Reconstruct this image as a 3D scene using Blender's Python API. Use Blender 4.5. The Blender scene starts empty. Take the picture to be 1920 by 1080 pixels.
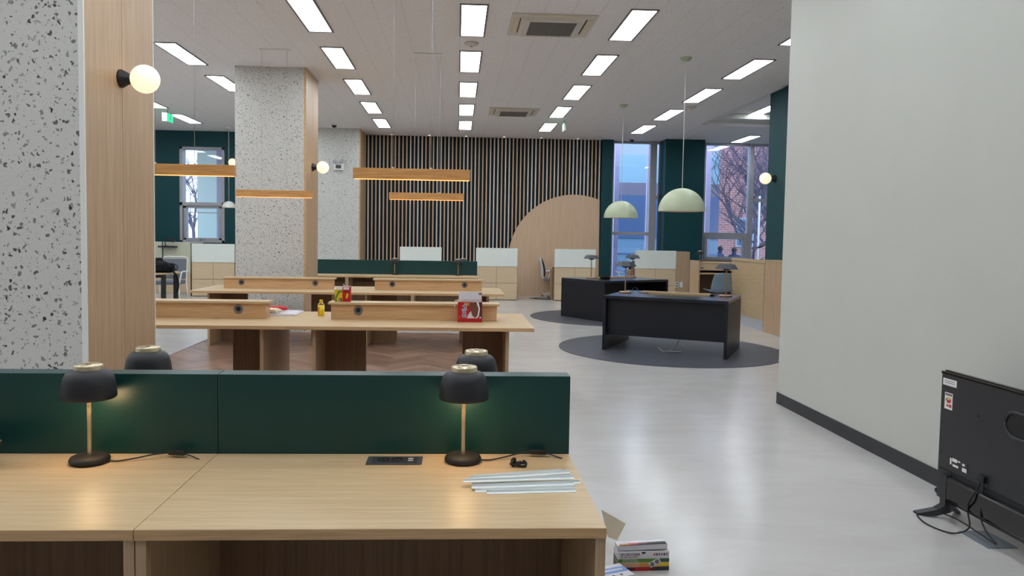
import bpy, bmesh, math, random
from mathutils import Vector, Matrix
R = random.Random(7)
SC = bpy.context.scene
COL = SC.collection
PI = math.pi

# ------------------------------------------------------------------ camera
cd = bpy.data.cameras.new('camera')
cam = bpy.data.objects.new('camera', cd); COL.objects.link(cam)
SC.camera = cam
pitch, yaw, roll, FPX = .0535, .0508, .0156, 1402.5
fwd = Vector((math.sin(yaw), math.cos(yaw), 0)); rgt = Vector((math.cos(yaw), -math.sin(yaw), 0)); up = Vector((0, 0, 1))
f2 = fwd*math.cos(pitch) - up*math.sin(pitch); u2 = up*math.cos(pitch) + fwd*math.sin(pitch)
r3 = rgt*math.cos(roll) + u2*math.sin(roll); u3 = u2*math.cos(roll) - rgt*math.sin(roll)
M = Matrix((r3, u3, -f2)).transposed().to_4x4(); M.translation = Vector((0, 0, 1.497))
cam.matrix_world = M
cd.sensor_fit = 'HORIZONTAL'; cd.sensor_width = 36.0
cd.lens = FPX*36.0/1920
cd.shift_x = (960-927.0)/1920; cd.shift_y = (519.4-540)/1920
cd.clip_start = .05; cd.clip_end = 300

# ------------------------------------------------------------------ world / exposure
w = bpy.data.worlds.new('sky'); SC.world = w; w.use_nodes = True
nt = w.node_tree; nt.nodes.clear()
wo = nt.nodes.new('ShaderNodeOutputWorld'); bg = nt.nodes.new('ShaderNodeBackground')
tc = nt.nodes.new('ShaderNodeTexCoord'); sx = nt.nodes.new('ShaderNodeSeparateXYZ'); cr = nt.nodes.new('ShaderNodeValToRGB')
nt.links.new(tc.outputs['Generated'], sx.inputs[0]); nt.links.new(sx.outputs['Z'], cr.inputs[0])
cr.color_ramp.elements[0].position = 0.0; cr.color_ramp.elements[0].color = (.82, .89, 1, 1)
cr.color_ramp.elements[1].position = .7; cr.color_ramp.elements[1].color = (.62, .76, 1, 1)
nt.links.new(cr.outputs[0], bg.inputs['Color']); bg.inputs['Strength'].default_value = 3.6
nt.links.new(bg.outputs[0], wo.inputs['Surface'])
SC.view_settings.view_transform = 'Standard'; SC.view_settings.look = 'None'
SC.view_settings.gamma = 1.0; SC.view_settings.use_curve_mapping = False
SC.view_settings.exposure = 0.0
PANEL_L = 14.3          # ceiling panel radiance
H = 4.016

# ------------------------------------------------------------------ materials
def new_mat(name):
    m = bpy.data.materials.new(name); m.use_nodes = True
    n = m.node_tree.nodes; b = n['Principled BSDF']
    return m, m.node_tree, b
def srgb(r, g, b):
    f = lambda c: (c/255/12.92) if c/255 <= .04045 else ((c/255+.055)/1.055)**2.4
    return (f(r), f(g), f(b), 1)
def coords(nt, scale=(1, 1, 1), rot=(0, 0, 0)):
    t = nt.nodes.new('ShaderNodeTexCoord'); m = nt.nodes.new('ShaderNodeMapping')
    m.inputs['Scale'].default_value = scale; m.inputs['Rotation'].default_value = rot
    nt.links.new(t.outputs['Object'], m.inputs[0]); return m.outputs[0]
def plain(name, c, rough=.5, metal=0, spec=.5, vary=.04, vs=8, bump=0):
    m, nt, b = new_mat(name)
    b.inputs['Roughness'].default_value = rough; b.inputs['Metallic'].default_value = metal
    b.inputs['Specular IOR Level'].default_value = spec
    v = coords(nt); n = nt.nodes.new('ShaderNodeTexNoise'); n.inputs['Scale'].default_value = vs; n.inputs['Detail'].default_value = 4
    nt.links.new(v, n.inputs['Vector'])
    r = nt.nodes.new('ShaderNodeValToRGB')
    r.color_ramp.elements[0].position = .3; r.color_ramp.elements[1].position = .7
    r.color_ramp.elements[0].color = tuple(x*(1-vary) for x in c[:3])+(1,)
    r.color_ramp.elements[1].color = tuple(min(1, x*(1+vary)) for x in c[:3])+(1,)
    nt.links.new(n.outputs['Fac'], r.inputs[0]); nt.links.new(r.outputs[0], b.inputs['Base Color'])
    if bump:
        bp = nt.nodes.new('ShaderNodeBump'); bp.inputs['Strength'].default_value = bump; bp.inputs['Distance'].default_value = .002
        nt.links.new(n.outputs['Fac'], bp.inputs['Height']); nt.links.new(bp.outputs[0], b.inputs['Normal'])
    return m
def emit(name, c, s):
    m, nt, b = new_mat(name)
    b.inputs['Base Color'].default_value = c
    b.inputs['Emission Color'].default_value = c; b.inputs['Emission Strength'].default_value = s
    b.inputs['Roughness'].default_value = .4
    return m
def wood(name, lo, hi, axis='x', rough=.42, fine=70, dens=1.0):
    m, nt, b = new_mat(name)
    s = {'x': (2.2, 48, 48), 'y': (48, 2.2, 48), 'z': (40, 40, 1.2)}[axis]
    s2 = {'x': (7, fine*3.2, fine*3.2), 'y': (fine*3.2, 7, fine*3.2), 'z': (fine*2.6, fine*2.6, 4)}[axis]
    a = nt.nodes.new('ShaderNodeTexNoise'); a.inputs['Scale'].default_value = 1; a.inputs['Detail'].default_value = 5; a.inputs['Distortion'].default_value = .6
    nt.links.new(coords(nt, s), a.inputs['Vector'])
    c = nt.nodes.new('ShaderNodeTexNoise'); c.inputs['Scale'].default_value = 1; c.inputs['Detail'].default_value = 3
    nt.links.new(coords(nt, s2), c.inputs['Vector'])
    mx = nt.nodes.new('ShaderNodeMix'); mx.data_type = 'FLOAT'; mx.inputs[0].default_value = .5
    nt.links.new(a.outputs['Fac'], mx.inputs[2]); nt.links.new(c.outputs['Fac'], mx.inputs[3])
    r = nt.nodes.new('ShaderNodeValToRGB')
    r.color_ramp.elements[0].position = .33; r.color_ramp.elements[1].position = .62
    r.color_ramp.elements[0].color = lo; r.color_ramp.elements[1].color = hi
    nt.links.new(mx.outputs[0], r.inputs[0]); nt.links.new(r.outputs[0], b.inputs['Base Color'])
    b.inputs['Roughness'].default_value = rough; b.inputs['Specular IOR Level'].default_value = .4
    return m
def math_(nt, op, a, b=None, c=None):
    n = nt.nodes.new('ShaderNodeMath'); n.operation = op
    for i, x in enumerate((a, b, c)):
        if x is None: continue
        if isinstance(x, (int, float)): n.inputs[i].default_value = x
        else: nt.links.new(x, n.inputs[i])
    return n.outputs[0]
def mixc(nt, fac, a, b):
    n = nt.nodes.new('ShaderNodeMix'); n.data_type = 'RGBA'
    nt.links.new(fac, n.inputs[0])
    for i, x in ((6, a), (7, b)):
        if isinstance(x, tuple): n.inputs[i].default_value = x
        else: nt.links.new(x, n.inputs[i])
    return n.outputs[2]
def chips(nt, scale, keep, size, seed=0.0, stretch=(1, 1, 1)):
    """mask of irregular chips scattered over a surface"""
    v = coords(nt, tuple(s for s in stretch))
    nz = nt.nodes.new('ShaderNodeTexNoise'); nz.inputs['Scale'].default_value = scale*1.1; nz.inputs['Detail'].default_value = 2
    nt.links.new(v, nz.inputs['Vector'])
    ad = nt.nodes.new('ShaderNodeVectorMath'); ad.operation = 'MULTIPLY_ADD'
    nt.links.new(nz.outputs['Color'], ad.inputs[0]); ad.inputs[1].default_value = (1.6/scale,)*3; nt.links.new(v, ad.inputs[2])
    vo = nt.nodes.new('ShaderNodeTexVoronoi'); vo.inputs['Scale'].default_value = scale
    nt.links.new(ad.outputs[0], vo.inputs['Vector'])
    sp = nt.nodes.new('ShaderNodeSeparateColor'); nt.links.new(vo.outputs['Color'], sp.inputs[0])
    k = math_(nt, 'LESS_THAN', sp.outputs[0], keep)
    th = math_(nt, 'MULTIPLY', sp.outputs[1], size)
    return math_(nt, 'MULTIPLY', math_(nt, 'LESS_THAN', vo.outputs['Distance'], th), k), sp.outputs[2]
def terrazzo():
    m, nt, b = new_mat('terrazzo')
    base = srgb(205, 203, 198)
    c1, t1 = chips(nt, 30, .7, .42)
    c2, t2 = chips(nt, 58, .75, .42)
    c3, t3 = chips(nt, 120, .4, .35)
    col = mixc(nt, math_(nt, 'MULTIPLY', c3, .4), base, srgb(140, 135, 125))
    col = mixc(nt, math_(nt, 'MULTIPLY', c2, math_(nt, 'ADD', math_(nt, 'MULTIPLY', t2, .7), .25)), col, srgb(70, 66, 60))
    col = mixc(nt, math_(nt, 'MULTIPLY', c1, math_(nt, 'ADD', math_(nt, 'MULTIPLY', t1, .6), .4)), col, srgb(42, 40, 38))
    nt.links.new(col, b.inputs['Base Color']); b.inputs['Roughness'].default_value = .55
    return m
def ceiling_mat():
    m, nt, b = new_mat('ceiling_tile')
    base = srgb(234, 230, 230)
    c1, t1 = chips(nt, 60, .55, .34)
    v = coords(nt); s = nt.nodes.new('ShaderNodeSeparateXYZ'); nt.links.new(v, s.inputs[0])
    fx = math_(nt, 'FRACT', math_(nt, 'ADD', math_(nt, 'DIVIDE', s.outputs[0], .316), 100))
    lx = math_(nt, 'LESS_THAN', fx, .013)
    row = math_(nt, 'FLOOR', math_(nt, 'ADD', math_(nt, 'DIVIDE', s.outputs[0], .316), 100))
    off = math_(nt, 'MULTIPLY', math_(nt, 'MODULO', row, 2.0), .5)
    fy = math_(nt, 'FRACT', math_(nt, 'ADD', math_(nt, 'ADD', math_(nt, 'DIVIDE', s.outputs[1], .632), 100), off))
    ly = math_(nt, 'LESS_THAN', fy, .005)
    seam = math_(nt, 'MAXIMUM', lx, math_(nt, 'MULTIPLY', ly, .55))
    col = mixc(nt, math_(nt, 'MULTIPLY', c1, math_(nt, 'ADD', math_(nt, 'MULTIPLY', t1, .4), .25)), base, srgb(90, 82, 78))
    col = mixc(nt, math_(nt, 'MULTIPLY', seam, .3), col, srgb(90, 84, 82))
    nt.links.new(col, b.inputs['Base Color']); b.inputs['Roughness'].default_value = .9; b.inputs['Specular IOR Level'].default_value = .1
    return m
def floor_mat(name, a, c, rough=.28):
    m, nt, b = new_mat(name)
    n = nt.nodes.new('ShaderNodeTexNoise'); n.inputs['Scale'].default_value = 1.2; n.inputs['Detail'].default_value = 8; n.inputs['Roughness'].default_value = .65; n.inputs['Distortion'].default_value = .8
    nt.links.new(coords(nt, (1, 2.2, 1)), n.inputs['Vector'])
    r = nt.nodes.new('ShaderNodeValToRGB'); r.color_ramp.elements[0].position = .35; r.color_ramp.elements[1].position = .65
    r.color_ramp.elements[0].color = a; r.color_ramp.elements[1].color = c
    nt.links.new(n.outputs['Fac'], r.inputs[0])
    nt.links.new(r.outputs[0], b.inputs['Base Color'])
    b.inputs['Roughness'].default_value = rough; b.inputs['Specular IOR Level'].default_value = .45
    return m
def glass_mat(name, tint=(.82, .9, 1, 1), gloss=.10):
    m = bpy.data.materials.new(name); m.use_nodes = True; nt = m.node_tree; nt.nodes.clear()
    o = nt.nodes.new('ShaderNodeOutputMaterial'); t = nt.nodes.new('ShaderNodeBsdfTransparent'); g = nt.nodes.new('ShaderNodeBsdfGlossy')
    t.inputs[0].default_value = tint; g.inputs['Roughness'].default_value = .01; g.inputs['Color'].default_value = (1, 1, 1, 1)
    fr = nt.nodes.new('ShaderNodeFresnel'); fr.inputs['IOR'].default_value = 1.45
    mx = nt.nodes.new('ShaderNodeMixShader')
    f = math_(nt, 'ADD', math_(nt, 'MULTIPLY', fr.outputs[0], 1.3), gloss*.4)
    nt.links.new(f, mx.inputs[0]); nt.links.new(t.outputs[0], mx.inputs[1]); nt.links.new(g.outputs[0], mx.inputs[2])
    nt.links.new(mx.outputs[0], o.inputs[0])
    return m
def brick_mat():
    m, nt, b = new_mat('red_brick')
    br = nt.nodes.new('ShaderNodeTexBrick'); br.inputs['Scale'].default_value = 1
    br.inputs['Color1'].default_value = srgb(196, 128, 116); br.inputs['Color2'].default_value = srgb(172, 106, 98); br.inputs['Mortar'].default_value = srgb(200, 184, 178)
    br.inputs['Brick Width'].default_value = .32; br.inputs['Row Height'].default_value = .11; br.inputs['Mortar Size'].default_value = .012
    nt.links.new(coords(nt, (1, 1, 1), (PI/2, 0, 0)), br.inputs['Vector']); nt.links.new(br.outputs[0], b.inputs['Base Color'])
    b.inputs['Roughness'].default_value = .9
    return m

OAK_LO, OAK_HI = srgb(186, 158, 118), srgb(208, 182, 143)
m_oakx = wood('oak_along', OAK_LO, OAK_HI, 'x', .38)
m_oaky = wood('oak_depth', OAK_LO, OAK_HI, 'y', .38)
m_oakz = wood('oak_upright', srgb(172, 142, 110), srgb(196, 166, 134), 'z', .45)
m_oakedge = wood('oak_edge', srgb(184, 146, 104), srgb(212, 174, 130), 'x', .45)
m_oakcab = wood('oak_cabinet', srgb(204, 180, 146), srgb(220, 197, 164), 'x', .5)
m_oakdark = wood('oak_inner_shaded', srgb(118, 90, 66), srgb(138, 106, 80), 'z', .5)  # oak kept dark in colour for the shade under the desks
m_arch = wood('oak_arch', srgb(204, 172, 142), srgb(220, 190, 160), 'z', .5)
m_oakfront = wood('oak_front', srgb(186, 146, 104), srgb(214, 174, 130), 'x', .45)
m_beam = wood('honey_oak', srgb(186, 128, 70), srgb(222, 168, 104), 'x', .45, 30)
m_slat = wood('slat_wood', srgb(192, 158, 126), srgb(218, 188, 158), 'z', .5)
m_slat2 = wood('slat_wood_pale', srgb(208, 194, 182), srgb(228, 216, 206), 'z', .5)
m_terr = terrazzo()
m_ceil = ceiling_mat()
m_floor = floor_mat('pale_vinyl', srgb(190, 186, 183), srgb(198, 195, 193), .2)
m_floorb = floor_mat('blue_grey_vinyl_sheen', srgb(160, 172, 190), srgb(172, 182, 198), .3)  # vinyl with the bluish window sheen put into its colour
m_rug = plain('charcoal_floor_disc', srgb(72, 72, 80), .5, vary=.12, vs=3)
PQ = [floor_mat('parquet_%d' % i, c1, c2, .3) for i, (c1, c2) in enumerate([
    (srgb(122, 94, 78), srgb(138, 108, 90)), (srgb(136, 106, 88), srgb(150, 120, 100)),
    (srgb(110, 84, 70), srgb(126, 98, 82)), (srgb(146, 116, 96), srgb(158, 128, 108))])]
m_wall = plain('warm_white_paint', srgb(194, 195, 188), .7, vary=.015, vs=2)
m_wallw = plain('white_paint', srgb(215, 214, 208), .7, vary=.015, vs=2)
m_green = plain('deep_green_paint', srgb(14, 78, 78), .5, spec=.3, vary=.05, vs=3)
m_greenwall = plain('dark_green_wall', srgb(16, 66, 72), .6, spec=.3, vary=.05, vs=2)
m_divider = plain('green_laminate', srgb(16, 62, 62), .36, spec=.45, vary=.05, vs=4)
m_gap = plain('dark_backing', srgb(34, 48, 54), .8, spec=.2)
m_base = plain('charcoal_rubber', srgb(48, 48, 52), .55, vary=.1)
m_black = plain('black_powder_coat', srgb(24, 25, 29), .42, vary=.08, vs=30)
m_blk_desk = plain('black_laminate', srgb(18, 22, 32), .38, vary=.06, vs=3)
m_blk_top = plain('black_desk_surface', srgb(34, 38, 48), .22, vary=.05, vs=3)
m_shade = plain('matt_navy_black', srgb(30, 31, 37), .5, vary=.05, vs=20)
m_base_blk = plain('matt_black_base', srgb(34, 30, 28), .6)
m_brass = plain('pale_champagne_metal', srgb(205, 190, 160), .3, metal=.75, vary=.02)
m_gold = plain('brass_metal', srgb(184, 150, 118), .35, metal=.7, vary=.03)
m_white = plain('white_plastic', srgb(228, 228, 224), .4, vary=.01)
m_strip = plain('white_pvc', srgb(232, 238, 238), .35, vary=.01)
m_offwhite = plain('offwhite_metal', srgb(205, 198, 188), .5, vary=.02)
m_board = plain('pale_green_board', srgb(232, 238, 231), .35, vary=.01)
m_cream = plain('cream_fabric_panel', srgb(205, 205, 184), .8, vary=.02)
m_grey = plain('grey_plastic', srgb(112, 108, 108), .5)
m_dgrey = plain('dark_grey_metal', srgb(70, 74, 82), .45)
m_hole = plain('black_rubber', srgb(12, 12, 13), .6)
m_alu = plain('window_aluminium', srgb(168, 168, 174), .45)
m_dome = plain('pale_green_enamel', srgb(188, 198, 168), .4, vary=.02)
m_domein = plain('dome_inside_white', srgb(240, 220, 190), .5)
m_mesh = plain('grey_mesh_fabric', srgb(112, 116, 126), .85, vary=.1, vs=60)
m_chair = plain('pale_blue_shell', srgb(130, 152, 170), .45)
m_bag = plain('black_nylon', srgb(9, 9, 12), .75, spec=.25, vary=.3, vs=18, bump=.4)
m_screen = plain('gloss_black', srgb(12, 12, 16), .12)
m_tvback = plain('tv_back_plastic', srgb(36, 37, 42), .45, vary=.05, vs=6)
m_card = plain('cardboard', srgb(214, 200, 176), .85, vary=.04)
m_red = plain('red_card', srgb(185, 22, 28), .4, vary=.03)
m_maroon = plain('maroon_print', srgb(90, 30, 34), .4)
m_choc = plain('brown_print', srgb(112, 66, 54), .4)
m_blue = plain('blue_print', srgb(60, 80, 170), .4)
m_lblue = plain('light_blue_print', srgb(120, 150, 215), .45)
m_yel = plain('yellow_print', srgb(222, 190, 30), .4)
m_orange = plain('orange_print', srgb(206, 140, 50), .4)
m_grn = plain('green_print', srgb(86, 130, 40), .4)
m_dgrn = plain('dark_green_print', srgb(50, 84, 44), .4)
m_ink = plain('black_ink', srgb(40, 40, 44), .5)
m_redink = plain('red_ink', srgb(190, 60, 60), .5)
m_paper = plain('white_paper', srgb(212, 209, 214), .6, vary=.02)
m_glove = plain('red_rubber_glove', srgb(200, 50, 56), .55)
m_cotton = plain('cream_cotton', srgb(228, 216, 192), .9)
m_mat = plain('grey_glossy_sheet', srgb(112, 120, 132), .25)
m_panel = emit('light_diffuser', (.87, .94, 1, 1), PANEL_L)
m_globe = emit('warm_globe_glass', (1, .82, .56, 1), .95)
m_warm = emit('warm_light_strip', (1, .37, .11, 1), 2.6)
m_bulb = emit('warm_bulb', (1, .72, .38, 1), 5.0)
m_spot = emit('downlight_lens', (1, .92, .8, 1), 6.0)
m_exit = emit('green_exit_face', (.02, .75, .35, 1), 1.0)
m_glass = glass_mat('window_glass')
m_clear = glass_mat('clear_plastic', (.96, .97, .97, 1), .05)
m_brick = brick_mat()

# ------------------------------------------------------------------ mesh helpers
def bx(bm, x0, x1, y0, y1, z0, z1, mi=0, bev=0, rot=None):
    vs = [bm.verts.new((x, y, z)) for z in (z0, z1) for y in (y0, y1) for x in (x0, x1)]
    fs = [bm.faces.new([vs[i] for i in q]) for q in ((0, 2, 3, 1), (4, 5, 7, 6), (0, 1, 5, 4), (2, 6, 7, 3), (0, 4, 6, 2), (1, 3, 7, 5))]
    for f in fs: f.material_index = mi
    if bev:
        es = list({e for f in fs for e in f.edges})
        r = bmesh.ops.bevel(bm, geom=es, offset=bev, segments=2, affect='EDGES', profile=.5)
        for f in r['faces']: f.material_index = mi; f.smooth = False
        vs = list({v for f in r['faces'] for v in f.verts} | {v for v in vs if v.is_valid})
    if rot: bmesh.ops.transform(bm, matrix=rot, verts=[v for v in vs if v.is_valid])
    return vs
def box(*a, **k):
    bm = bmesh.new(); bx(bm, *a, **k); return bm
def lathe(bm, prof, cx=0, cy=0, seg=32, mi=0, smooth=True, a0=0, a1=2*PI, mat=None):
    full = abs(a1-a0-2*PI) < 1e-6
    n = seg if full else seg+1
    rings = []
    for r, z in prof:
        if r < 1e-6: rings.append([bm.verts.new((cx, cy, z))])
        else: rings.append([bm.verts.new((cx+r*math.cos(a0+(a1-a0)*i/seg), cy+r*math.sin(a0+(a1-a0)*i/seg), z)) for i in range(n)])
    nf = []
    for A, B in zip(rings, rings[1:]):
        for i in range(seg):
            j = (i+1) % n
            if len(A) == 1 and len(B) == 1: continue
            if len(A) == 1: f = bm.faces.new((A[0], B[i], B[j]))
            elif len(B) == 1: f = bm.faces.new((A[i], A[j], B[0]))
            else: f = bm.faces.new((A[i], A[j], B[j], B[i]))
            f.smooth = smooth; f.material_index = mi; nf.append(f)
    vs = [v for r_ in rings for v in r_]
    if mat is not None: bmesh.ops.transform(bm, matrix=mat, verts=vs)
    return vs
def disc(bm, r, z0, z1, cx=0, cy=0, seg=32, mi=0, mat=None):
    return lathe(bm, [(0, z0), (r, z0), (r, z1), (0, z1)], cx, cy, seg, mi, False, mat=mat)
def crom(pts, n=8):
    P = [Vector(p) for p in pts]
    if len(P) < 3: return P
    P = [P[0]*2-P[1]] + P + [P[-1]*2-P[-2]]
    out = []
    for i in range(1, len(P)-2):
        a, b, c, d = P[i-1:i+3]
        for k in range(n):
            t = k/n
            out.append(.5*((2*b) + (c-a)*t + (2*a-5*b+4*c-d)*t*t + (3*b-3*c+d-a)*t**3))
    out.append(P[-2]); return out
def tube(bm, pts, r, seg=8, mi=0, r1=None, smooth=True):
    P = [Vector(p) for p in pts]; rings = []
    prev = None
    for i, p in enumerate(P):
        t = (P[min(i+1, len(P)-1)] - P[max(i-1, 0)]).normalized()
        if prev is None: a = t.orthogonal().normalized()
        else:
            a = prev - t*prev.dot(t); a = a.normalized() if a.length > 1e-5 else t.orthogonal().normalized()
        prev = a; b = t.cross(a)
        rr = r if r1 is None else r+(r1-r)*i/(len(P)-1)
        rings.append([bm.verts.new(p + (a*math.cos(2*PI*k/seg) + b*math.sin(2*PI*k/seg))*rr) for k in range(seg)])
    for A, B in zip(rings, rings[1:]):
        for k in range(seg):
            f = bm.faces.new((A[k], A[(k+1) % seg], B[(k+1) % seg], B[k])); f.smooth = smooth; f.material_index = mi
    for rg, s in ((rings[0], -1), (rings[-1], 1)):
        f = bm.faces.new(rg if s > 0 else rg[::-1]); f.material_index = mi
def poly(bm, pts, d, mi=0):
    """extrude a polygon (list of 3D points) by vector d"""
    a = [bm.verts.new(p) for p in pts]; b = [bm.verts.new(Vector(p)+Vector(d)) for p in pts]
    n = len(a); fs = [bm.faces.new(a[::-1]), bm.faces.new(b)]
    for i in range(n): fs.append(bm.faces.new((a[i], a[(i+1) % n], b[(i+1) % n], b[i])))
    for f in fs: f.material_index = mi
    return a+b
def build(name, bm, mats, parent=None, label=None, norm=True):
    if norm: bmesh.ops.recalc_face_normals(bm, faces=bm.faces[:])
    me = bpy.data.meshes.new(name); bm.to_mesh(me); bm.free()
    for m in (mats if isinstance(mats, (list, tuple)) else [mats]): me.materials.append(m)
    o = bpy.data.objects.new(name, me); COL.objects.link(o)
    if parent: o.parent = parent
    if label: o['label'] = label
    return o
def tag(o, label, cat, group=None, kind=None):
    o['label'] = label; o['category'] = cat
    if group: o['group'] = group
    if kind: o['kind'] = kind
    return o
def thing(name, label, cat, loc=(0, 0, 0), rz=0, group=None):
    o = bpy.data.objects.new(name, None); COL.objects.link(o); o.empty_display_size = .1
    o.location = loc; o.rotation_euler = (0, 0, rz)
    return tag(o, label, cat, group)
def struct(name, bm, mats, parent=None, label=None):
    o = build(name, bm, mats, parent, label)
    if parent is None: o['kind'] = 'structure'
    return o
def dup(root, loc, rz, label, group=None):
    r = root.copy(); COL.objects.link(r); r.location = loc; r.rotation_euler = (0, 0, rz); r['label'] = label
    if group: r['group'] = group
    for ch in list(root.children):
        c = ch.copy(); COL.objects.link(c); c.parent = r
        for g in ch.children:
            d = g.copy(); COL.objects.link(d); d.parent = c
    return r
def text(name, s, size, mat, parent, loc, rot, depth=.0004, align='LEFT', bold=0):
    cu = bpy.data.curves.new(name, 'FONT'); cu.body = s; cu.size = size; cu.extrude = depth; cu.align_x = align; cu.offset = bold
    t = bpy.data.objects.new(name, cu); COL.objects.link(t)
    me = bpy.data.meshes.new_from_object(t.evaluated_get(bpy.context.evaluated_depsgraph_get()))
    bpy.data.objects.remove(t); bpy.data.curves.remove(cu)
    me.materials.clear(); me.materials.append(mat)
    o = bpy.data.objects.new(name, me); COL.objects.link(o); o.parent = parent; o.location = loc; o.rotation_euler = rot
    return o
def point(name, parent, loc, power, c=(1, .62, .28), rad=.03):
    l = bpy.data.lights.new(name, 'POINT'); l.energy = power; l.color = c; l.shadow_soft_size = rad
    o = bpy.data.objects.new(name, l); COL.objects.link(o); o.parent = parent; o.location = loc
    return o

# ------------------------------------------------------------------ room shell
bm = bmesh.new(); bx(bm, -9.2, 9.6, -5, 19.3, -.2, 0); struct('floor', bm, m_floor)
# herringbone parquet inlay
bm = bmesh.new()
L_, W_ = .54, .09
ca, sa = math.cos(PI/4), math.sin(PI/4)
def pq(x, y, w, h):
    pts = [(x, y), (x+w, y), (x+w, y+h), (x, y+h)]
    q = [(px*ca-py*sa-1.5, px*sa+py*ca+8, .004) for px, py in pts]
    if all(a[0] < -3.46 or a[0] > .44 for a in q) or all(a[1] < 4.7 or a[1] > 11.5 for a in q): return
    f = bm.faces.new([bm.verts.new(p) for p in q]); f.material_index = R.choice((0, 0, 1, 1, 2, 3))
nL = int(L_/W_)
for i in range(-80, 80):
    for j in range(-12, 12):
        x = i*W_ + j*2*L_*0; 
        # classic herringbone: horizontal block at (i,i) diagonal, repeated by 2*nL
        bx0, by0 = i*W_ + j*2*L_, i*W_
        pq(bx0+.001, by0+.001, L_-.002, W_-.002)
        pq(bx0+L_+.001, by0-L_+W_+.001, W_-.002, L_-.002)
for co, no in (((-3.46, 0, 0), (-1, 0, 0)), ((.44, 0, 0), (1, 0, 0)), ((0, 4.7, 0), (0, -1, 0)), ((0, 11.5, 0), (0, 1, 0))):
    bmesh.ops.bisect_plane(bm, geom=bm.verts[:]+bm.edges[:]+bm.faces[:], plane_co=co, plane_no=no, clear_outer=True)
bx(bm, -3.46, .44, 4.7, 11.5, .0005, .003, 2)
struct('floor_parquet', bm, PQ)
bm = bmesh.new()
bx(bm, -3.475, -3.46, 4.7, 11.5, .0005, .009)
struct('trim_1', bm, m_alu)
bm = bmesh.new(); bx(bm, 5.10, 9.5, 11.0, 19.2, .0005, .004); struct('floor_vinyl_sheen', bm, m_floorb)  # vinyl strip, its blue tone is painted window sheen
# ceiling with a recess
bm = bmesh.new()
rx0, rx1, ry0, ry1 = 5.28, 8.9, 8.0, 16.3
for a in ((-9.2, rx0, -5, 19.3), (rx1, 9.6, -5, 19.3), (rx0, rx1, -5, ry0), (rx0, rx1, ry1, 19.3)):
    bx(bm, a[0], a[1], a[2], a[3], H, H+.15)
bx(bm, rx0, rx1, ry0, ry1, H+.22, H+.3)
bx(bm, rx0-.02, rx0, ry0, ry1, H+.1, H+.3); bx(bm, rx1, rx1+.02, ry0, ry1, H+.1, H+.3)
bx(bm, rx0, rx1, ry1, ry1+.02, H+.1, H+.3); bx(bm, rx0, rx1, ry0-.02, ry0, H+.1, H+.3)
struct('ceiling', bm, m_ceil)
bm = bmesh.new()
bx(bm, rx0, rx0+.35, ry0, ry1, H+.1, H+.22); bx(bm, rx0+.35, rx1, ry1-.35, ry1, H+.1, H+.22)
struct('trim_2', bm, m_wallw)
# walls
bm = bmesh.new(); bx(bm, -9.2, 9.6, -5.2, -5, 0, H); struct('wall_near', bm, m_wallw)
bm = bmesh.new(); bx(bm, -9.4, -9.2, -5.2, 19.5, 0, H); struct('wall_left', bm, m_wallw)
bm = bmesh.new(); bx(bm, 9.6, 9.8, -5.2, 19.5, 0, H); struct('wall_far_right', bm, m_wallw)
bm = bmesh.new(); bx(bm, 2.985, 3.2, -5, 6.72, 0, H); bx(bm, 3.2, 9.6, 6.5, 6.72, 0, H); struct('wall_right', bm, m_wall)
bm = bmesh.new(); bx(bm, 2.975, 2.9851, -5, 6.725, 0, .105, bev=.002); struct('baseboard_right', bm, m_base)
# back wall, left bay (green, with window hole)
bm = bmesh.new()
wx0, wx1, wz0, wz1 = -6.92, -5.82, 1.24, 3.62
bx(bm, -9.2, wx0, 19.12, 19.4, 0, H); bx(bm, wx1, -3.38, 19.12, 19.4, 0, H)
bx(bm, wx0, wx1, 19.12, 19.4, 0, wz0); bx(bm, wx0, wx1, 19.12, 19.4, wz1, H)
struct('wall_back_left', bm, m_greenwall)
# slatted wall
bm = bmesh.new(); bx(bm, -3.38, 3.667, 19.17, 19.4, 0, H); wb = struct('wall_back', bm, m_gap)
AC, AZ, AR = 3.0, .93, 1.68
bm = bmesh.new()
x = -2.27
while x < 3.64:
    z0 = 0
    d = abs(x+.02-AC)
    if d < AR: z0 = AZ+math.sqrt(AR*AR-d*d)-.01
    z1 = H
    if z0 < H: bx(bm, x, x+.031, 19.10, 19.17, z0, z1, R.choice((0, 1)))
    x += .0963
build('wood_slats', bm, [m_slat, m_slat2], wb, 'row of upright wooden slats')
bm = bmesh.new()
pts = [(AC-AR, 19.165, 0)]
pts += [(AC+AR*math.cos(a), 19.165, AZ+AR*math.sin(a)) for a in [PI*(1-i/48) for i in range(49)] if AC+AR*math.cos(a) <= 3.667]
pts += [(3.667, 19.165, 0)]
poly(bm, pts[::-1], (0, -.065, 0)); build('arched_panel', bm, m_arch, wb, 'smooth wooden panel cut to an arch')
bm = bmesh.new(); 
for xx in (1.55, 1.9, 2.25, 2.6, 2.95, 3.3): bx(bm, xx, xx+.004, 19.098, 19.1, 0, AZ+math.sqrt(AR*AR-(xx-AC)**2)-.02)
build('panel_seam', bm, m_oakedge, wb)
bm = bmesh.new(); bx(bm, 3.667, 3.95, 19.02, 19.4, 0, H); struct('wall_back_return', bm, m_greenwall)
bm = bmesh.new(); bx(bm, 8.9, 9.6, 19.1, 19.4, 0, H); struct('wall_back_right', bm, m_greenwall)
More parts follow.
